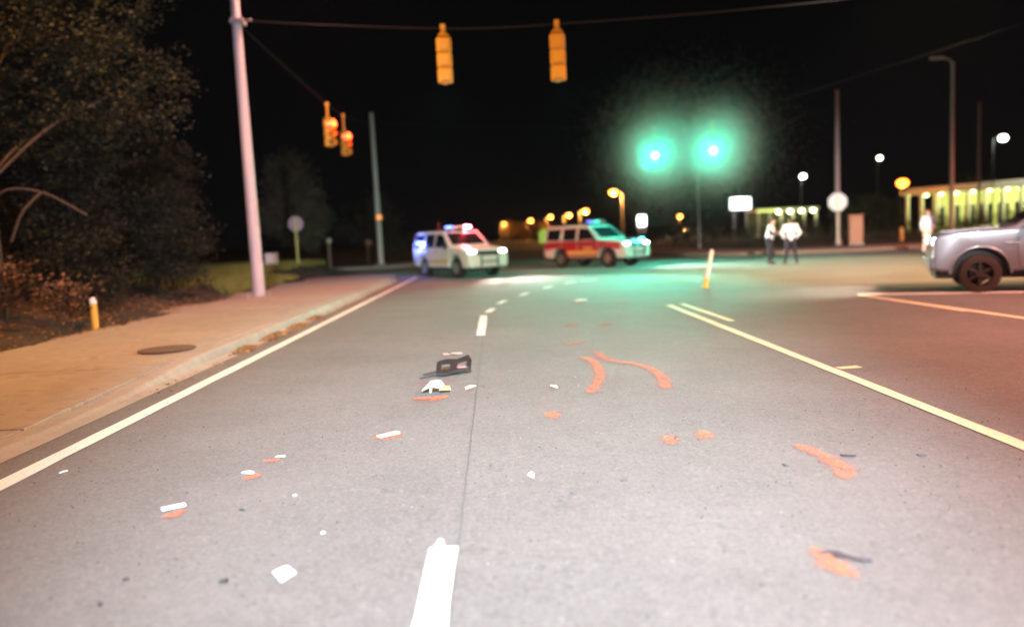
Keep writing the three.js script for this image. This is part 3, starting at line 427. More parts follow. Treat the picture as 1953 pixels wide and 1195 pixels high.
// lit buildings on the right
const mFluo = E(0.92, 1, 0.55, 9), mWallYG = M(0.6, 0.62, 0.3, 0.8), mTrimW = M(0.75, 0.76, 0.6, 0.6), FL = new THREE.Color().setRGB(0.9, 1, 0.42);
{
  const a = at(1735, 386, 96), b = at(2030, 360, 78), dir = b.clone().sub(a).setY(0), L = dir.length(), t = thing('shop_building', 'long low building with a lit yellow-green arcade of columns, far right', 'building', [a.x, 0, a.z], -Math.atan2(dir.z, dir.x));
  mesh('wall', box(L, 4.4, 0.3, L / 2, 2.2, -4), mWallYG, t); mesh('roof', [box(L + 1, 0.5, 5.6, L / 2, 4.65, -1.8, 0.05), box(L, 0.3, 5, L / 2, 5.0, -2)], mTrimW, t);
  for (let k = 0; k <= 9; k++) { const x = (k / 9) * L; mesh('column', [box(0.34, 4.4, 0.34, x, 2.2, 0.3, 0.03), box(0.5, 0.25, 0.5, x, 4.28, 0.3), box(0.5, 0.3, 0.5, x, 0.15, 0.3)], mTrimW, t); }
  for (let k = 0; k < 9; k++) { const x = ((k + 0.5) / 9) * L; const w = mesh('window', box(1.5, 2.4, 0.06, x, 1.7, -3.83), mGlass, t); mesh('frame', [box(1.7, 0.1, 0.1, x, 2.95, -3.82), box(1.7, 0.1, 0.1, x, 0.45, -3.82), box(0.1, 2.5, 0.1, x - 0.8, 1.7, -3.82), box(0.1, 2.5, 0.1, x + 0.8, 1.7, -3.82), box(0.06, 2.5, 0.08, x, 1.7, -3.8)], mTrimW, w);
    mesh('ceiling_lamp', box(0.9, 0.16, 0.5, x, 4.24, -1.2, 0.05), mFluo, t); point(t, V(x, 3.95, -1.2), FL, 9 + 7 * (k > 4), 8); }
}
{
  const a = at(1437, 405, 105), b = at(1585, 405, 100), L = b.x - a.x, t = thing('canopy_building', 'small flat canopy with yellow-green lights behind the two standing people', 'building', [a.x, 0, a.z]);
  mesh('roof', box(L, 0.35, 5, L / 2, a.y + 0.2, -1, 0.04), mTrimW, t); mesh('fascia_light', box(L * 0.32, 0.3, 0.1, L * 0.16, a.y + 0.12, 1.56, 0.03), E(0.85, 1, 0.25, 1.3), t); mesh('wall', box(L, a.y, 0.3, L / 2, a.y / 2, -3.4), M(0.12, 0.13, 0.06, 0.8), t);
  for (let k = 0; k < 6; k++) { const x = 0.3 + (k / 5) * (L - 0.6); mesh('column', [box(0.24, a.y, 0.24, x, a.y / 2, 1.1, 0.02), box(0.4, 0.2, 0.4, x, 0.1, 1.1)], mTrimW, t); if (k > 1) { mesh('ceiling_lamp', new THREE.SphereGeometry(0.3, 14, 10).scale(1, 0.7, 1).translate(x - 0.6, a.y - 0.1, 1.6), mFluo, t); point(t, V(x - 0.6, a.y - 0.45, 1.2), FL, 3, 8); } }
}
{ // parked car far behind the red and white SUV
  const p = on(1312, 463), t = thing('parked_car', 'beige car parked side-on far behind the right end of the red SUV', 'car', [p.x, 0, p.z], Math.PI);
  const s = { W: 1.78, belt: 0.95, taper: 0.4, round: 1.8, r: 0.32, arch: 0.38, tw: 0.2, sill: 0.26, axles: [-1.35, 1.4], paint: P(0.7, 0.55, 0.36, 0.3), rim: mRimGrey, mirror: [0.75, 0.96], mid: 0,
    profile: [[-2.25, 0.35], [-2.32, 0.6], [-2.3, 0.92], [-2.15, 1.0], [-1.6, 1.03], [-1.0, 1.4], [-0.5, 1.45], [0.1, 1.42], [0.95, 0.98], [1.9, 0.86], [2.25, 0.7], [2.3, 0.45], [2.15, 0.28]],
    windows: [[[-0.35, 0.98], [0.72, 0.98], [0.1, 1.33], [-0.33, 1.37]], [[-1.3, 1.0], [-0.42, 0.98], [-0.4, 1.37], [-0.9, 1.33]]], doors: [[[[-0.38, 0.32], [0.78, 0.32], [0.8, 0.94], [-0.38, 0.94]], -0.25, 0.85], [[[-0.95, 0.32], [-0.41, 0.32], [-0.41, 0.94], [-1.3, 0.94], [-1.3, 0.75], [-1.0, 0.6]], -1.2, 0.85]],
    wind: [[0.92, 1.01], [0.15, 1.39]], rear: [[-1.55, 1.08], [-1.05, 1.38]], extra: [...[-0.6, 0.6].map((z) => ['headlight', [box(0.1, 0.12, 0.34, 2.2, 0.66, z, 0.03)], E(1, 0.9, 0.65, 6)]), ...[-0.6, 0.6].map((z) => ['tail_light', [box(0.08, 0.14, 0.34, -2.28, 0.8, z, 0.03)], M(0.3, 0.02, 0.02, 0.3)])] };
  vehicle(t, s);
}
// ---------------------------------------------------------------- trees, bushes, grass
const leafG = (() => { const g = new THREE.BufferGeometry(), p = [0, 0, 0, 0.32, 0.07, 0.5, 0, 0, 1, -0.32, 0.07, 0.5, 0, -0.03, 0.5]; g.setAttribute('position', new THREE.Float32BufferAttribute(p, 3)); g.setIndex([0, 1, 4, 4, 1, 2, 0, 4, 3, 4, 2, 3]); g.computeVertexNormals(); return g; })();
function foliage(parent, blobs, n, size, color, vary = 0.35) { // leaves in clumps spread through ellipsoids
  const m = M(1, 1, 1, 0.7), im = new THREE.InstancedMesh(leafG, m, n), mt = new THREE.Matrix4(), q = new THREE.Quaternion(), c = new THREE.Color(), tot = blobs.reduce((a, b) => a + b[3] * b[4] * b[5], 0);
  let i = 0;
  for (const [bx, by, bz, rx, ry, rz] of blobs) {
    const k = Math.round((n * rx * ry * rz) / tot), clumps = Math.max(6, Math.round(k / 55));
    for (let j = 0; j < clumps && i < n; j++) {
      const u = V(rr(-1, 1), rr(-1, 1), rr(-1, 1)); if (u.length() > 1) { j--; continue; } u.normalize().multiplyScalar(Math.pow(rnd(), 0.4));
      const cx = bx + u.x * rx, cy = by + u.y * ry, cz = bz + u.z * rz, cr = rr(0.5, 1.2) * size * 4.2, tone = rr(1 - vary, 1 + vary);
      for (let l = 0; l < 55 && i < n; l++, i++) { const e = V(rr(-1, 1), rr(-1, 1), rr(-1, 1)).normalize().multiplyScalar(Math.sqrt(rnd()) * cr), s = size * rr(0.6, 1.3);
        q.setFromEuler(new THREE.Euler(rr(-0.9, 0.9), rr(0, 6.28), rr(-0.9, 0.9))); mt.compose(V(cx + e.x * 1.3, cy + e.y * 0.8, cz + e.z * 1.3), q, V(s, s, s)); im.setMatrixAt(i, mt); const w = tone * rr(0.75, 1.25); im.setColorAt(i, c.setRGB(color[0] * w, color[1] * w, color[2] * w * rr(0.8, 1.2))); }
    }
  }
  im.count = i; im.name = 'crown'; im.userData.kind = 'stuff'; im.castShadow = im.receiveShadow = true; parent.add(im); return im;
}
function tree(name, label, cat, [x, y, z], H, r, blobs, n, size, color, limbs = [], vary, barkOf) {
  const t = thing(name, label, cat, [x, y, z]);
  const gs = [tube([V(0, -0.2, 0), V(rr(-0.1, 0.1), H * 0.35, rr(-0.1, 0.1)), V(rr(-0.2, 0.2), H * 0.7, 0.1), V(rr(-0.3, 0.3), H, 0)], r, 20, 9)];
  for (const b of blobs.slice(0, 9)) { const s = V(0, H * rr(0.3, 0.7), 0), e = V(b[0], b[1], b[2]); gs.push(tube([s, s.clone().lerp(e, 0.5).add(V(0, 0.25, 0)), e], r * 0.2, 12, 6)); }
  for (const l of limbs) gs.push(tube(l.map((p) => V(...p)), r * 0.17, 16, 6));
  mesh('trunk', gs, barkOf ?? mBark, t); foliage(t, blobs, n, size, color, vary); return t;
}
tree('tree', 'tall dark tree with a pale bent limb at the left edge', 'tree', [-10.6, 0.3, -16.6], 9, 0.17,
  [[0.6, 6.8, -1.5, 2.6, 2.0, 2.2], [-0.6, 9.2, -1, 3.2, 2.6, 2.6], [2.0, 5.0, -1.8, 1.7, 1.3, 1.6], [0.2, 4.3, -2.4, 1.9, 1.4, 1.6], [-1.2, 6.2, -0.5, 2.2, 2, 2], [1.6, 8.2, -1.5, 1.7, 1.5, 1.6], [-2.2, 4.6, -1.5, 1.8, 1.6, 1.8]], 80000, 0.1, [0.014, 0.019, 0.0065], [[[0.05, 2.3, 0.05], [0.5, 2.75, 0.2], [1.2, 2.7, 0.1], [1.9, 2.2, -0.3]], [[1.2, 2.7, 0.1], [0.9, 2.3, 0.3], [0.6, 1.7, 0.3]]]);
tree('bush_tree', 'rounded dark bush at the back of the sidewalk, left of the tall pole', 'bush', [-10.2, 0.3, -23.6], 2.2, 0.09, [[0.5, 2.0, 0.3, 1.25, 1.3, 1.3], [-0.9, 2.4, -0.2, 1.6, 1.7, 1.5], [0.7, 0.9, 0.5, 1.1, 0.9, 1.2], [-0.8, 1.0, 0.6, 1.5, 0.9, 1.2], [-0.2, 3.6, -0.6, 1.3, 1.3, 1.3]], 26000, 0.09, [0.019, 0.023, 0.009]);
tree('bush_tree', 'low dark thicket between the tall tree and the rounded bush', 'bush', [-10.9, 0.3, -19.6], 1.6, 0.06, [[0.6, 1.2, 0.2, 1.2, 1.0, 1.1], [-0.6, 1.8, 0, 1.5, 1.5, 1.4], [0.3, 2.8, -0.4, 1.3, 1.3, 1.3], [0.9, 0.5, 0.6, 0.9, 0.45, 1.1]], 18000, 0.09, [0.016, 0.019, 0.008]);
tree('shrub', 'brown-leaved shrub behind the yellow bollard at the left edge', 'shrub', [-9.9, 0.25, -15.7], 0.9, 0.03, [[0.3, 1.0, 0.2, 0.75, 0.5, 0.7], [-0.5, 0.8, 0.3, 0.8, 0.6, 0.7], [0.9, 0.55, -0.2, 0.55, 0.4, 0.6], [-0.1, 0.35, 0.6, 0.9, 0.3, 0.5]], 2600, 0.1, [0.12, 0.066, 0.028], [], 0.7);
tree('tree', 'dim tree behind the two red signals, left of the thin pole', 'tree', [-18.5, 0, -72], 7.5, 0.22, [[0, 5.5, 0, 2.6, 2.6, 2.4], [-0.3, 8.2, 0, 1.9, 1.9, 1.8], [1.6, 4.0, 0.4, 2.0, 1.8, 1.8], [-1.6, 4.2, 0.2, 1.6, 1.6, 1.6], [1.2, 2.2, 0.5, 1.8, 1.2, 1.4]], 14000, 0.24, [0.26, 0.25, 0.15]);
tree('tree', 'dim rounded tree just right of the thin pole, behind the patrol SUV', 'tree', [-12.6, 0, -78], 5.5, 0.2, [[0, 4.2, 0, 2.4, 2.2, 2.2], [1.4, 3.0, 0, 2.0, 1.8, 1.8], [-1.2, 2.8, 0.2, 1.8, 1.6, 1.6], [2.6, 2.0, 0, 1.8, 1.4, 1.6]], 9000, 0.22, [0.12, 0.11, 0.06]);
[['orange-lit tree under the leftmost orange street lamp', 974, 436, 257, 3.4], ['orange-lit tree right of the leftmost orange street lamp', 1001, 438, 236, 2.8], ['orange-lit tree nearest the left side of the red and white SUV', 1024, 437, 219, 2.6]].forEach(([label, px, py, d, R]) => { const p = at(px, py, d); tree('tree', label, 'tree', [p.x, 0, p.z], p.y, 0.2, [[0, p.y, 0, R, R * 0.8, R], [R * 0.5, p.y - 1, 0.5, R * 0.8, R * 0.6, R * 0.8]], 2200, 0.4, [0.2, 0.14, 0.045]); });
{ const p = at(1862, 350, 100); tree('tree', 'green-lit tree above the roof of the long lit building', 'tree', [p.x, 0, p.z], p.y - 1, 0.2, [[0, p.y - 0.6, 0, 2.8, 1.8, 2], [2, p.y - 1.2, 0, 2, 1.2, 1.8], [-2.4, p.y - 1.4, 0, 2, 1.2, 1.6]], 5000, 0.25, [0.09, 0.12, 0.03]); }
{ const p = at(1660, 395, 108); tree('tree', 'dim green tree between the white octagonal sign and the lit building', 'tree', [p.x, 0, p.z], 4, 0.2, [[0, 3.6, 0, 3, 1.6, 2], [3.5, 3.2, 0, 2.4, 1.5, 1.8], [-3, 2.6, 0, 2.4, 1.4, 1.6]], 5000, 0.25, [0.06, 0.075, 0.03]); }
{ // low hedge behind the right-hand pavement
  const t = thing('hedge', 'low dark hedge behind the far right pavement', 'hedge', [40, 0.05, -64]); foliage(t, [...Array(16)].map((_, k) => [-26 + k * 3.6, 0.85, rr(-1, 1), 2.3, 1.0, 1.2]), 30000, 0.16, [0.035, 0.04, 0.02]).name = 'foliage'; mesh('stem', [...Array(16)].map((_, k) => rod(V(-26 + k * 3.6, 0, 0), V(-26 + k * 3.6, 0.7, 0), 0.05)), mBark, t);
}
{ // grass on the verge behind the tall pole
  const g = new THREE.BufferGeometry(); g.setAttribute('position', new THREE.Float32BufferAttribute([-0.012, 0, 0, 0.012, 0, 0, 0.03, 0.22, 0.04, -0.02, 0, 0.01, 0.015, 0, 0.02, -0.06, 0.17, 0.02], 3)); g.setIndex([0, 1, 2, 3, 4, 5]); g.computeVertexNormals();
  const n = 42000, im = new THREE.InstancedMesh(g, M(1, 1, 1, 0.8), n), m = new THREE.Matrix4(), q = new THREE.Quaternion(), c = new THREE.Color();
  for (let i = 0; i < n; i++) { const z = rr(-25.5, -49), x = -8.7 - Math.pow(rnd(), 1.5) * 9 - (z < -34 ? 2.1 : 0), s = rr(0.5, 1.5), y = 0.06 + Math.min(0.5, Math.max(0, -7.9 - x) * 0.13); q.setFromEuler(new THREE.Euler(rr(-0.3, 0.3), rr(0, 6.3), rr(-0.3, 0.3))); im.setMatrixAt(i, m.compose(V(x, y, z), q, V(s * 1.4, s, s * 1.4))); const w = rr(0.6, 1.3), d = rnd() < 0.25; im.setColorAt(i, d ? c.setRGB(0.28 * w, 0.2 * w, 0.07 * w) : c.setRGB(0.24 * w, 0.27 * w, 0.05 * w)); }
  im.name = 'grass'; tag(im, 'yellow-green grass on the verge behind the tall pole', 'grass'); im.userData.kind = 'stuff'; scene.add(im);
}
{ // dry leaves: thick along the gutter, a few on the bank
  const n = 5200, im = new THREE.InstancedMesh(leafG, M(1, 1, 1, 0.85), n), m = new THREE.Matrix4(), q = new THREE.Quaternion(), c = new THREE.Color();
  const heaps = [[-12.6, 0.5, 700], [-14.4, 0.8, 900], [-16.0, 0.7, 900], [-17.6, 0.5, 350]]; let i = 0;
  const put = (x, y, z, s) => { q.setFromEuler(new THREE.Euler(rr(-0.7, 0.7), rr(0, 6.3), rr(-0.7, 0.7))); im.setMatrixAt(i, m.compose(V(x, y, z), q, V(s, s, s))); const w = rr(0.5, 1.3); im.setColorAt(i, c.setRGB(0.34 * w, 0.19 * w, 0.07 * w)); i++; };
  for (const [z, sz, k] of heaps) for (let j = 0; j < k; j++) { const u = rnd() + rnd() - 1, w = rnd() + rnd() - 1; put(-4.18 + u * 0.16, 0.01 + Math.max(0, 0.07 * (1 - Math.abs(u) - Math.abs(w))) * rnd(), z + w * sz, rr(0.03, 0.07)); }
  for (let j = 0; j < 500; j++) put(-4.2 + (rnd() ** 2) * 0.35, 0.012, rr(-9, -30), rr(0.025, 0.055));
  while (i < n) { const x = -7.9 - rnd() * 3.2, z = rr(-10, -24); put(x, 0.13 + Math.max(0, -7.9 - x) * 0.13 + rnd() * 0.05, z, rr(0.04, 0.09)); }
  im.name = 'leaf_litter'; tag(im, 'dry brown leaves heaped in the gutter and on the bank', 'leaves'); im.userData.kind = 'stuff'; scene.add(im);
}
{ const o = mesh('drain_cover', [extr(poly([...Array(28)].map((_, k) => [0.42 * Math.cos(k * Math.PI / 14), 0.42 * Math.sin(k * Math.PI / 14)])), 0.016, 0.004).rotateX(-Math.PI / 2), ...[-2, -1, 0, 1, 2].map((k) => box(0.03, 0.006, 0.5, k * 0.12, 0.01, 0))], M(0.15, 0.095, 0.065, 0.8)); const p = on(318, 665, 0.165); o.position.set(p.x, 0.165, p.z); tag(o, 'dark round cover set in the orange-lit sidewalk', 'manhole cover'); }
// ---------------------------------------------------------------- people
const segD = (px, py, pz, b) => { const [ax, ay, az, ra, bx, by, bz, rb] = b, dx = bx - ax, dy = by - ay, dz = bz - az, l = dx * dx + dy * dy + dz * dz; let t = l ? ((px - ax) * dx + (py - ay) * dy + (pz - az) * dz) / l : 0; t = t < 0 ? 0 : t > 1 ? 1 : t; const x = px - ax - dx * t, y = py - ay - dy * t, z = pz - az - dz * t; return Math.sqrt(x * x + y * y + z * z) - ra - (rb - ra) * t; };
function sdf(bones, cell, k = 0.03, squash) { // a smooth union of tapered capsules, meshed
  const lo = [1e9, 1e9, 1e9], hi = [-1e9, -1e9, -1e9];
  for (const b of bones) for (const o of [0, 4]) for (let i = 0; i < 3; i++) { lo[i] = Math.min(lo[i], b[o + i] - b[o + 3] - k); hi[i] = Math.max(hi[i], b[o + i] + b[o + 3] + k); }
  const half = [0, 1, 2].map((i) => (hi[i] - lo[i]) / 2 + cell * 2), mid = [0, 1, 2].map((i) => (hi[i] + lo[i]) / 2), N = Math.min(110, Math.max(20, Math.ceil((2 * Math.max(...half)) / cell)));
  const mc = new MarchingCubes(N, mDark, false, false, 160000); mc.isolation = 0; const h = N / 2;
  for (let z = 0; z < N; z++) for (let y = 0; y < N; y++) for (let x = 0; x < N; x++) {
    const X = ((x - h) / h) * half[0] + mid[0], Y = ((y - h) / h) * half[1] + mid[1], Z = ((z - h) / h) * half[2] + mid[2]; let d = 1e3;
    for (const b of bones) { const e = segD(X, Y, Z, b); if (e - d > k) continue; const w = Math.max(k - Math.abs(d - e), 0) / k; d = Math.min(d, e) - w * w * k * 0.25; }
    mc.field[x + y * N + z * N * N] = -d;
  }
  mc.update();
  const pos = new Float32Array(mc.positionArray.subarray(0, mc.count * 3)); for (let i = 0; i < pos.length; i++) pos[i] = pos[i] * half[i % 3] + mid[i % 3];
  let g = new THREE.BufferGeometry(); g.setAttribute('position', new THREE.BufferAttribute(pos, 3)); g = mergeVertices(g, 1e-4); g.computeVertexNormals(); return g;
}
const B = (a, ra, b, rb) => [...a, ra, ...b, rb];
function person(label, [x, y, z], turn, pose, c) { // local +z is the way the body faces; joints in metres
  const t = thing('person', label, 'person', [x, y, z], turn), J = pose, skin = [], hands = [];
  const S2 = [-1, 1];
  const torso = (e) => [B(J.pelvis, 0.115 + e, J.chest, 0.125 + e), B([J.pelvis[0] - 0.07, J.pelvis[1], J.pelvis[2]], 0.1 + e, [J.pelvis[0] + 0.07, J.pelvis[1], J.pelvis[2]], 0.1 + e), B(J.shoulder[0], 0.065 + e, J.shoulder[1], 0.065 + e), B([J.chest[0] - 0.09, J.chest[1], J.chest[2]], 0.11 + e, [J.chest[0] + 0.09, J.chest[1], J.chest[2]], 0.11 + e), B([J.pelvis[0], J.pelvis[1] + 0.14, J.pelvis[2]], 0.125 + e, [J.chest[0], J.chest[1] - 0.1, J.chest[2]], 0.135 + e)];
  const arms = (e) => S2.flatMap((_, i) => [B(J.shoulder[i], 0.055 + e, J.elbow[i], 0.043 + e), B(J.elbow[i], 0.043 + e, J.wrist[i], 0.029 + e)]);
  const legs = (e) => S2.flatMap((_, i) => [B(J.hip[i], 0.088 + e, J.knee[i], 0.058 + e), B(J.knee[i], 0.058 + e, J.ankle[i], 0.038 + e)]);
  const hd = J.head, f = J.look, fx = Math.sin(f), fz = Math.cos(f), o = (a, u, b) => [hd[0] + fx * a + fz * b, hd[1] + u, hd[2] + fz * a - fx * b]; // forward, up, sideways
  const body = sdf([...torso(-0.01), ...arms(-0.006), ...legs(-0.006), B([J.chest[0], J.chest[1] + 0.12, J.chest[2]], 0.06, o(-0.01, -0.06, 0), 0.055), ...S2.map((_, i) => B(J.ankle[i], 0.035, [J.toe[i][0], J.toe[i][1], J.toe[i][2]], 0.03))], 0.02, 0.05);
  const head = sdf([B(o(-0.02, 0.035, 0), 0.088, o(0.005, 0.03, 0), 0.084), B(o(0.02, -0.03, 0), 0.068, o(0.04, -0.075, 0), 0.042), B(o(0.085, 0.015, 0), 0.012, o(0.104, -0.022, 0), 0.016), B(o(0.07, 0.035, -0.035), 0.014, o(0.07, 0.035, 0.035), 0.014), B(o(0.076, -0.058, -0.015), 0.009, o(0.076, -0.058, 0.015), 0.009), ...S2.map((s) => B(o(-0.005, 0.02, s * 0.088), 0.014, o(-0.012, -0.02, s * 0.083), 0.01)), B(o(-0.02, -0.05, 0), 0.05, o(-0.015, -0.14, 0), 0.052)], 0.007, 0.02);
  for (let i = 0; i < 2; i++) { // palm, four fingers of different lengths in two bends, thumb from the side
    const w = V(...J.wrist[i]), d = w.clone().sub(V(...J.elbow[i])).normalize(), side = V(...(J.palmSide?.[i] ?? [0, 0, 1])), across = side.clone().sub(d.clone().multiplyScalar(side.dot(d))).normalize(), nrm = d.clone().cross(across), A = (a, b, c2) => w.clone().addScaledVector(d, a).addScaledVector(across, b).addScaledVector(nrm, c2 * (i ? 1 : -1)).toArray();
    const bones = [B(A(0, 0, 0), 0.026, A(0.05, 0, 0), 0.024), B(A(0.04, -0.026, 0), 0.017, A(0.08, -0.03, 0.002), 0.013), B(A(0.04, 0.026, 0), 0.017, A(0.08, 0.03, 0.002), 0.013)];
    [[-0.03, 0.062], [-0.01, 0.075], [0.01, 0.08], [0.03, 0.07]].forEach(([b, L]) => { const k1 = A(0.08, b, 0), k2 = A(0.08 + L * 0.55, b * 1.1, 0.014), k3 = A(0.08 + L * 0.9, b * 1.1, 0.036); bones.push(B(k1, 0.0095, k2, 0.009), B(k2, 0.009, k3, 0.0075)); });
    bones.push(B(A(0.02, 0.025, 0.008), 0.013, A(0.055, 0.05, 0.02), 0.011), B(A(0.055, 0.05, 0.02), 0.011, A(0.085, 0.056, 0.03), 0.008)); hands.push(sdf(bones, 0.005, 0.006));
  }
  mesh('body', [body, head, ...hands], c.skin, t);
  mesh('shirt', sdf([...torso(0.012).map((b) => b), ...arms(0.012), B([J.chest[0], J.chest[1] + 0.13, J.chest[2]], 0.066, [J.chest[0], J.chest[1] + 0.16, J.chest[2]], 0.06)], 0.018, 0.04), c.shirt, t);
  if (c.sleeve) for (let i = 0; i < 2; i++) mesh('sleeve', sdf([B(J.shoulder[i], 0.07, J.elbow[i], 0.062), B(J.elbow[i], 0.062, J.wrist[i], 0.05)], 0.014, 0.03), c.sleeve, t);
  mesh('trousers', sdf([...legs(0.016), B([J.pelvis[0] - 0.07, J.pelvis[1] - 0.01, J.pelvis[2]], 0.122, [J.pelvis[0] + 0.07, J.pelvis[1] - 0.01, J.pelvis[2]], 0.122)], 0.018, 0.04), c.trousers, t);
  for (let i = 0; i < 2; i++) mesh('shoe', sdf([B([J.ankle[i][0], J.ankle[i][1] - 0.03, J.ankle[i][2] - 0.03], 0.046, [J.toe[i][0], 0.04, J.toe[i][2]], 0.04), B([J.ankle[i][0], 0.04, J.ankle[i][2] - 0.04], 0.042, [J.toe[i][0], 0.036, J.toe[i][2]], 0.036)], 0.012, 0.03), c.shoes, t);
  mesh('hair', sdf([B(o(-0.035, 0.05, 0), 0.092, o(0.0, 0.06, 0), 0.09), B(o(-0.06, 0.0, 0), 0.07, o(-0.05, -0.03, 0), 0.06)], 0.01, 0.03), c.hair, t);
  mesh('belt', [...S2].map((s) => box(0.05, 0.09, 0.06, J.pelvis[0] + s * 0.17, J.pelvis[1] + 0.06, J.pelvis[2], 0.012)), mDark, t);
  for (const s of S2) { const e = new THREE.SphereGeometry(0.0115, 10, 8).translate(...o(0.071, 0.018, s * 0.032)); mesh('eye', e, M(0.5, 0.5, 0.5, 0.2), t); }
  return t;
}
const stand = (o = {}) => ({ pelvis: [0, 0.98, 0], chest: [0, 1.32, 0.0], shoulder: [[-0.19, 1.45, 0], [0.19, 1.45, 0]], elbow: [[-0.27, 1.18, -0.04], [0.27, 1.18, -0.04]], wrist: [[-0.26, 0.95, 0.05], [0.26, 0.95, 0.05]], hip: [[-0.09, 0.93, 0], [0.09, 0.93, 0]], knee: [[-0.12, 0.51, 0.02], [0.12, 0.51, 0.02]], ankle: [[-0.14, 0.09, -0.02], [0.14, 0.09, -0.02]], toe: [[-0.16, 0.04, 0.15], [0.16, 0.04, 0.15]], head: [0, 1.66, 0.02], look: 0, ...o });
const mSkin = M(0.5, 0.31, 0.23, 0.6), mHair = M(0.03, 0.022, 0.018, 0.8), mShirtW = M(0.78, 0.79, 0.76, 0.8), mNavy = M(0.008, 0.009, 0.02, 0.8), mBoot = M(0.012, 0.012, 0.014, 0.5);
{ const p = on(1470, 503); const t = person('person in white vest and navy sleeves turned sideways with arms folded, beside another', [p.x, 0, p.z], 0.95, stand({ pelvis: [0, 1.0, -0.03], chest: [0, 1.35, 0.03], shoulder: [[-0.19, 1.48, 0.03], [0.19, 1.48, 0.03]], elbow: [[-0.26, 1.22, 0.1], [0.26, 1.22, 0.1]], wrist: [[0.02, 1.25, 0.27], [-0.02, 1.2, 0.23]], palmSide: [[0, 1, 0], [0, 1, 0]], hip: [[-0.08, 0.95, -0.03], [0.08, 0.95, -0.03]], knee: [[-0.09, 0.52, 0.0], [0.09, 0.52, 0.0]], ankle: [[-0.1, 0.09, -0.03], [0.1, 0.09, -0.03]], toe: [[-0.12, 0.04, 0.14], [0.12, 0.04, 0.14]], head: [0, 1.7, 0.1], look: 0.1 }), { skin: mSkin, shirt: mShirtW, sleeve: M(0.02, 0.025, 0.09, 0.8), trousers: mNavy, shoes: mBoot, hair: mHair });
  t.scale.setScalar(1.03); }
{ const p = on(1509, 503); person('person in white shirt and dark trousers standing with legs apart, seen from behind', [p.x, 0, p.z], 2.95, stand({ pelvis: [0, 1.0, 0], chest: [0, 1.35, 0], shoulder: [[-0.2, 1.48, 0], [0.2, 1.48, 0]], elbow: [[-0.34, 1.22, -0.02], [0.34, 1.22, -0.02]], wrist: [[-0.23, 1.03, 0.1], [0.23, 1.03, 0.1]], hip: [[-0.09, 0.95, 0], [0.09, 0.95, 0]], knee: [[-0.16, 0.52, 0.02], [0.16, 0.52, 0.02]], ankle: [[-0.22, 0.09, -0.02], [0.22, 0.09, -0.02]], toe: [[-0.26, 0.04, 0.14], [0.26, 0.04, 0.14]], head: [0, 1.69, 0.05] }), { skin: mSkin, shirt: mShirtW, trousers: M(0.01, 0.009, 0.02, 0.8), shoes: mBoot, hair: mHair }).scale.setScalar(1.03); }
{ const p = on(1769, 482, 0.15); const t = person('person in white top and pale pink trousers standing beyond the silver pickup', [p.x, 0.15, p.z], 0.25, stand({ elbow: [[-0.29, 1.19, -0.02], [0.25, 1.2, -0.08]], wrist: [[-0.33, 0.98, 0.1], [0.14, 1.1, 0.17]] }), { skin: mSkin, shirt: M(0.72, 0.74, 0.82, 0.8), trousers: M(0.68, 0.5, 0.48, 0.8), shoes: mBoot, hair: M(0.2, 0.03, 0.03, 0.8) });
  mesh('vest_panel', sdf([B([0.1, 1.12, 0.03], 0.13, [0.11, 1.4, 0.02], 0.12)], 0.02, 0.03), M(0.05, 0.06, 0.3, 0.7), t); }

// ---------------------------------------------------------------- orange spray-paint marks on the road
const mOrange = noiseTex(256, [[8, 0.4], [64, 0.7], [128, 0.7]], (s) => tint(0.5, 0.185, 0.1)(Math.max(0.4, Math.min(1.3, 1 + 0.8 * s))), 0.6, true), mSpray = M(1, 1, 1, 0.85, 0, { map: mOrange }), mSprayOld = M(0.5, 0.62, 0.75, 0.85, 0, { map: mOrange });
const shade = (g) => { const uv = g.attributes.uv, p = g.attributes.position; for (let k = 0; k < p.count; k++) uv.setXY(k, p.getX(k), p.getZ(k)); return g; };
const markG = 'orange paint marks sprayed on the road';
const sprayMask = (() => { // how densely the paint covers the stones: thin and spotty toward the rim of the spray
  const W = 256, H = 64, a = octave(256, 40, 5), b = octave(256, 14, 9), c = octave(256, 110, 3), d = new Uint8Array(W * H * 4);
  for (let y = 0; y < H; y++) for (let x = 0; x < W; x++) { const v = Math.abs((y + 0.5) / H * 2 - 1), e = 1 - THREE.MathUtils.smoothstep(v, 0.2, 1), n = 0.35 * a[(y * 2) * 256 + x] + 0.3 * b[(y * 2) * 256 + x] + 0.35 * c[(y * 2) * 256 + x], k = THREE.MathUtils.smoothstep(e * 0.8 + (n - 0.5) * 3.2, 0.15, 1.1) * 0.72, o = (y * W + x) * 4; d[o] = d[o + 1] = d[o + 2] = Math.round(k * 255); d[o + 3] = 255; }
  const t = new THREE.DataTexture(d, W, H); t.wrapS = THREE.RepeatWrapping; t.wrapT = THREE.ClampToEdgeWrapping; t.magFilter = THREE.LinearFilter; t.needsUpdate = true; return t;
})();
for (const m of [mSpray, mSprayOld]) { m.transparent = true; m.alphaMap = sprayMask; m.map = null; }
mSpray.color.setRGB(0.62, 0.2, 0.1); mSprayOld.color.setRGB(0.5, 0.2, 0.12); mSprayOld.opacity = 0.8;
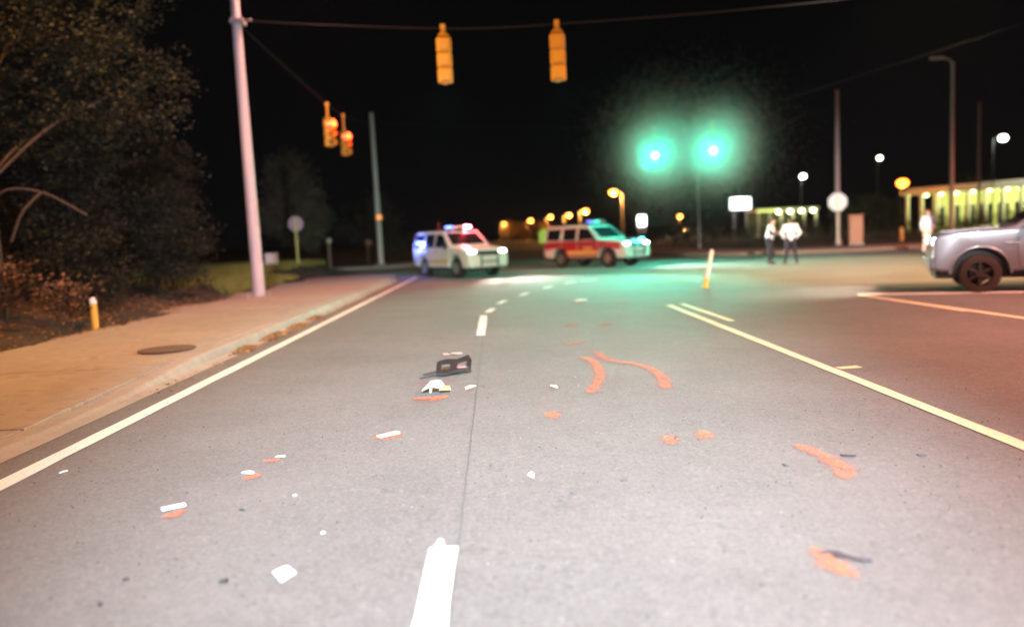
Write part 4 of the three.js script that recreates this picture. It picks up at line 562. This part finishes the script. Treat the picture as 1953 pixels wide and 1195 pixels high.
function sprayStroke(label, pix, widths, m = mSpray) { // a ribbon along photo points on the ground: u along it, v across it
  let q = pix.map(([x, y]) => on(x, y, 0));
  if (q.length === 2) q = [q[0], q[0].clone().lerp(q[1], 0.5).add(V(0, 0, 0.01)), q[1]];
  const c = new THREE.CatmullRomCurve3(q), L = c.getLength(), n = Math.max(16, Math.round(L / 0.03)), pos = [], uv = [], ix = [], u0 = rnd();
  for (let i = 0; i <= n; i++) { const t = i / n, p = c.getPointAt(t), d = c.getTangentAt(t), cap = Math.min(t, 1 - t) * L, w0 = (widths[0] + (widths[1] - widths[0]) * t) * 0.78, w = Math.max(0.12, Math.sqrt(Math.min(1, cap / w0 + 0.02))) * w0 * rr(0.93, 1.07), h = 0.012; pos.push(p.x - d.z * w, h, p.z + d.x * w, p.x + d.z * w, h, p.z - d.x * w); uv.push(u0 + (t * L) / 0.55, 0, u0 + (t * L) / 0.55, 1); if (i < n) { const a = i * 2; ix.push(a, a + 1, a + 2, a + 1, a + 3, a + 2); } }
  const g = new THREE.BufferGeometry(); g.setAttribute('position', new THREE.Float32BufferAttribute(pos, 3)); g.setAttribute('uv', new THREE.Float32BufferAttribute(uv, 2)); g.setIndex(ix); g.computeVertexNormals();
  return tag(mesh('paint_mark', g, m), label, 'paint mark', markG);
}
function sprayDot(label, px, py, rx, rz, m = mSpray) { const dy = rz * 1487 * 1.65 / (on(px, py).z ** 2); return sprayStroke(label, [[px, py - dy], [px + 0.5, py], [px, py + dy]], [rx * 2.4, rx * 2.4], m); }
sprayStroke('short thick curved orange stroke, left of the longer wavy one', [[1106, 681], [1128, 688], [1142, 706], [1143, 724], [1124, 752]], [0.14, 0.13]);
sprayStroke('long wavy orange stroke right of the short curved one', [[1134, 671], [1165, 688], [1205, 694], [1240, 704], [1262, 720], [1271, 743]], [0.12, 0.15]);
sprayDot('round orange dot alone left of the curved strokes, in mid road', 1054, 793, 0.065, 0.15);
sprayDot('left of two orange dots side by side, with a dark scrap at its edge', 1278, 841, 0.065, 0.14);
sprayDot('right of two orange dots side by side', 1342, 832, 0.062, 0.13);
sprayStroke('hooked orange stroke near a small black scrap at lower right', [[1516, 850], [1550, 862], [1585, 880], [1608, 896], [1611, 917]], [0.12, 0.15]);
sprayStroke('thick straight orange stroke beside the dark twig at bottom right', [[1552, 1047], [1575, 1066], [1600, 1086], [1630, 1106]], [0.14, 0.12]);
sprayStroke('orange oval around a white strip, left of the lane seam', [[712, 838], [738, 834], [768, 829]], [0.34, 0.34]);
sprayStroke('orange smear under the large white shard', [[786, 761], [825, 761], [858, 757]], [0.24, 0.3]);
sprayStroke('faint orange smear beside a small white chip, upper of two at left', [[502, 882], [535, 878]], [0.2, 0.12]);
sprayStroke('orange smear beside a small white chip, lower of two at left', [[465, 917], [482, 911], [498, 906]], [0.15, 0.2]);
sprayStroke('orange stroke under the narrow white strip at lower left', [[308, 990], [330, 984], [356, 975]], [0.17, 0.13]);
sprayStroke('small orange smear with a white chip, far up the lane', [[1088, 580], [1114, 578]], [0.5, 0.5]);
sprayStroke('bright small orange smear far up the road, right of the others', [[1176, 580], [1200, 578]], [0.55, 0.5]);
sprayStroke('small pinkish orange smear by the white chip above the lone dot', [[1047, 741], [1070, 740]], [0.22, 0.2], mSprayOld);
sprayDot('faint orange patch in mid road, uppermost of the faint ones', 1094, 621, 0.13, 0.3, mSprayOld);
sprayDot('very faint orange patch right of the other faint patch', 1155, 620, 0.13, 0.25, mSprayOld);
sprayStroke('faint orange smear just above the curved strokes', [[1080, 660], [1100, 654], [1118, 651]], [0.3, 0.25], mSprayOld);
sprayStroke('pinkish smear beside the white chip near the lane seam', [[888, 745], [905, 744]], [0.16, 0.16], mSprayOld);

// ---------------------------------------------------------------- debris
const shardMat = { white: M(0.8, 0.8, 0.76, 0.4), black: M(0.03, 0.03, 0.032, 0.6), grey: M(0.1, 0.1, 0.1, 0.7), amber: M(0.75, 0.45, 0.2, 0.4) };
function shard(label, px, py, w, d, h, m, o = {}) { // a broken, bent piece of shell with real thickness
  const p = on(px, py), n = 7, pts = [...Array(n)].map((_, k) => { const a = (k / n) * 6.283 + rr(-0.35, 0.35), f = rr(0.62, 1.12); return [Math.cos(a) * w / 2 * f, Math.sin(a) * d / 2 * f]; });
  const g = extr(poly(pts), o.t ?? 0.008, 0.002, 1); g.rotateX(-Math.PI / 2); const ps = g.attributes.position; for (let i = 0; i < ps.count; i++) { const x = ps.getX(i) / (w / 2), z = ps.getZ(i) / (d / 2); ps.setY(i, ps.getY(i) + h * (1 - Math.min(1, x * x * 0.6 + z * z * 0.6))); }
  g.computeVertexNormals(); g.rotateY(o.turn ?? rr(0, 6)); const gs = [g];
  if (o.rib) gs.push(box(w * 0.7, 0.012, 0.012, 0, h * 0.9 + 0.008, 0), box(0.012, h, 0.012, w * 0.2, h * 0.5, 0));
  g.computeBoundingBox(); const q = mesh('debris', gs, m); q.position.set(p.x, 0.003 - Math.min(0, g.boundingBox.min.y), p.z); return tag(q, label, 'debris', 'broken pieces scattered on the road');
}
{ // dark broken lamp frame
  const p = on(866, 713), t = thing('vehicle_fragment', 'black broken plastic frame with two openings beside the lane seam', 'debris', [p.x, 0.02, p.z], 0.1), out = poly([[-0.23, -0.2], [-0.2, 0.1], [-0.08, 0.16], [0.05, 0.14], [0.2, 0.24], [0.23, 0.1], [0.2, -0.12], [0.02, -0.16], [-0.12, -0.22]]);
  out.holes.push(new THREE.Path([[-0.18, -0.13], [-0.07, -0.13], [-0.03, -0.09], [-0.04, 0.08], [-0.15, 0.06]].map(([a, b]) => new THREE.Vector2(a, b)).reverse()), new THREE.Path([[0.02, -0.1], [0.16, -0.07], [0.18, 0.13], [0.05, 0.08]].map(([a, b]) => new THREE.Vector2(a, b)).reverse()));
  const g = extr(out, 0.035, 0.008, 2); g.rotateX(-Math.PI / 2 + 0.34).translate(0, 0.085, 0); mesh('frame', g, M(0.025, 0.022, 0.022, 0.45), t);
  mesh('bracket', [rod(V(-0.22, 0.03, 0.06), V(-0.38, 0.0, 0.02), 0.012, 0.006), rod(V(-0.2, 0.02, 0.16), V(-0.42, -0.01, 0.2), 0.01, 0.005)], mDark, t); mesh('lens_fragment', box(0.13, 0.012, 0.16, 0.1, 0.07, 0.02, 0.004), M(0.25, 0.18, 0.16, 0.3), t);
}
{ const p = on(828, 749), t = thing('vehicle_fragment', 'large white shard with an amber end, beside the black frame', 'debris', [p.x, 0.01, p.z]);
  const sh = (pts, h, x, z) => { const g = extr(poly(pts), 0.012, 0.003, 1); g.rotateX(-Math.PI / 2); const q = g.attributes.position; for (let i = 0; i < q.count; i++) q.setY(i, q.getY(i) + h * (1 - Math.min(1, (q.getX(i) / 0.14) ** 2 * 0.8))); g.computeVertexNormals(); return g.translate(x, 0.006, z); };
  mesh('shell', [sh([[-0.12, -0.12], [-0.05, 0.18], [0.06, 0.22], [0.12, 0.05], [0.09, -0.14], [-0.02, -0.17]], 0.09, 0, 0), box(0.02, 0.05, 0.2, -0.03, 0.04, 0)], shardMat.white, t); mesh('amber_piece', sh([[-0.05, -0.1], [-0.04, 0.08], [0.05, 0.1], [0.07, -0.05]], 0.05, 0.12, 0.07), shardMat.amber, t); }
{ // folded scrap: three facets with thickness
  const p = on(541, 1101), t = thing('paper_scrap', 'folded white scrap of paper or plastic at bottom left of the white dash', 'scrap', [p.x, 0.004, p.z], 0.1), a = [-0.062, 0.004, -0.05], b = [0.0, 0.004, 0.075], c = [0.058, 0.006, -0.02], d = [0.012, 0.034, -0.045], e = [-0.05, 0.028, 0.0];
  mesh('sheet', [slab([V(...e), V(...b), V(...c), V(...d)], 0.003), slab([V(...a), V(...e), V(...d), V(-0.01, 0.01, -0.09)], 0.003)], shardMat.white, t);
}
shard('small white chip in mid road, right of the lane seam', 1014, 907, 0.055, 0.12, 0.012, shardMat.white);
shard('tiny white chip close to the white edge line at far left', 121, 901, 0.035, 0.07, 0.01, shardMat.white);
shard('white chip at the end of the upper faint orange smear at left', 537, 873, 0.05, 0.1, 0.02, shardMat.white);
shard('white chip above the lower orange smear at left', 474, 904, 0.06, 0.12, 0.02, shardMat.white);
{ const p = on(331, 972), q = mesh('debris', box(0.145, 0.016, 0.05, 0, 0.008, 0, 0.005), shardMat.white); q.position.set(p.x, 0.013, p.z); q.rotation.y = 0.55; tag(q, 'narrow white strip lying above an orange stroke at lower left', 'debris', 'broken pieces scattered on the road'); }
{ const p = on(741, 833), q = mesh('debris', box(0.2, 0.02, 0.06, 0, 0.01, 0, 0.006), M(0.72, 0.5, 0.42, 0.5)); q.position.set(p.x, 0.013, p.z); q.rotation.y = 0.7; tag(q, 'pale strip lying inside the orange oval', 'debris', 'broken pieces scattered on the road'); }
shard('pinkish white chip on the lane seam, right of the large white shard', 897, 741, 0.11, 0.2, 0.03, M(0.75, 0.65, 0.6, 0.5));
shard('small white chip above the lone orange dot', 1057, 739, 0.06, 0.16, 0.03, shardMat.white);
shard('left of two pale chips lying beyond the black frame', 850, 677, 0.11, 0.2, 0.02, M(0.6, 0.45, 0.4, 0.5));
shard('right of two pale chips lying beyond the black frame', 871, 676, 0.14, 0.22, 0.03, M(0.7, 0.5, 0.44, 0.5));
shard('white chip at the far orange smear up the lane', 1108, 574, 0.12, 0.4, 0.05, shardMat.white);
shard('tiny white crumb between the lower left smears and the white dash', 562, 946, 0.018, 0.03, 0.008, shardMat.white);
shard('tiny white crumb above the folded white scrap', 616, 1018, 0.02, 0.03, 0.008, shardMat.white);
{ const p = on(426, 1111), q = mesh('debris', [box(0.038, 0.014, 0.03, 0, 0.007, 0, 0.003), box(0.012, 0.008, 0.02, 0.014, 0.017, 0, 0.002)], shardMat.black); q.position.set(p.x, 0.002, p.z); tag(q, 'small black rectangular clip left of the folded white scrap', 'debris', 'broken pieces scattered on the road'); }
shard('black crumb at the lower left, above the rectangular clip', 240, 1107, 0.02, 0.035, 0.008, shardMat.black);
shard('black leaf-like crumb nearest the bottom left corner', 190, 1154, 0.025, 0.05, 0.006, shardMat.black, { turn: 0.6 });
shard('small dark crumb right of the narrow white strip', 461, 975, 0.028, 0.05, 0.012, shardMat.black);
shard('tiny dark crumb between the narrow white strip and the clip', 335, 1067, 0.016, 0.03, 0.006, shardMat.grey);
shard('jagged black scrap right of the hooked orange stroke', 1617, 873, 0.045, 0.12, 0.03, shardMat.black);
shard('small dark scrap touching the left of the two orange dots', 1290, 838, 0.03, 0.1, 0.02, shardMat.grey);
shard('small dark speck in mid road above the bright foreground', 1190, 917, 0.045, 0.07, 0.006, shardMat.grey);
shard('upper dark speck of a pair below the small white chip', 1091, 942, 0.03, 0.05, 0.006, shardMat.grey);
shard('lower dark speck of a pair below the small white chip', 1070, 956, 0.026, 0.05, 0.006, shardMat.grey);
shard('dark fleck right of the jagged black scrap', 1757, 869, 0.06, 0.08, 0.006, shardMat.grey);
shard('dark fleck left of the hooked orange stroke', 1498, 887, 0.04, 0.07, 0.006, shardMat.grey);
shard('small dark speck beside the right edge of the white dash', 1177, 1117, 0.014, 0.022, 0.005, shardMat.grey);
{ const p = on(1612, 1066), t = thing('vehicle_fragment', 'dark twig-like strip of broken trim beside the thick orange stroke', 'debris', [p.x, 0.012, p.z], -0.65);
  mesh('strip', [tube([V(-0.12, 0, 0.02), V(-0.05, 0.012, -0.006), V(0.03, 0.006, 0.004), V(0.12, 0, -0.02)], 0.009, 20, 6), box(0.06, 0.012, 0.03, -0.02, 0.006, 0.004, 0.003)], M(0.05, 0.035, 0.04, 0.7), t);
  mesh('splinter', [rod(V(0.0, 0.004, 0.0), V(0.1, 0.004, 0.035), 0.004, 0.002, 6), rod(V(-0.03, 0.006, 0), V(-0.09, 0.008, -0.03), 0.004, 0.002, 6)], M(0.05, 0.035, 0.04, 0.7), t); }
{ // countless grit
  const n = 1500, g = new THREE.IcosahedronGeometry(1, 0), im = new THREE.InstancedMesh(g, M(1, 1, 1, 0.9), n), m = new THREE.Matrix4(), q = new THREE.Quaternion(), c = new THREE.Color();
  for (let i = 0; i < n; i++) { const z = -2.6 - Math.pow(rnd(), 1.6) * 14, x = rr(-3.6, 4) * Math.min(1.3, 0.5 - z / 12), s = rr(0.0015, 0.005); q.setFromEuler(new THREE.Euler(rnd() * 6, rnd() * 6, 0)); im.setMatrixAt(i, m.compose(V(x, 0.003, z), q, V(s * 1.5, s, s))); rnd() < 0.9 ? c.setRGB(0.05, 0.048, 0.045) : c.setRGB(0.3, 0.28, 0.26); im.setColorAt(i, c); }
  im.name = 'grit'; tag(im, 'loose grit scattered over the road', 'grit'); im.userData.kind = 'stuff'; scene.add(im);
}
renderer.render(scene, camera);
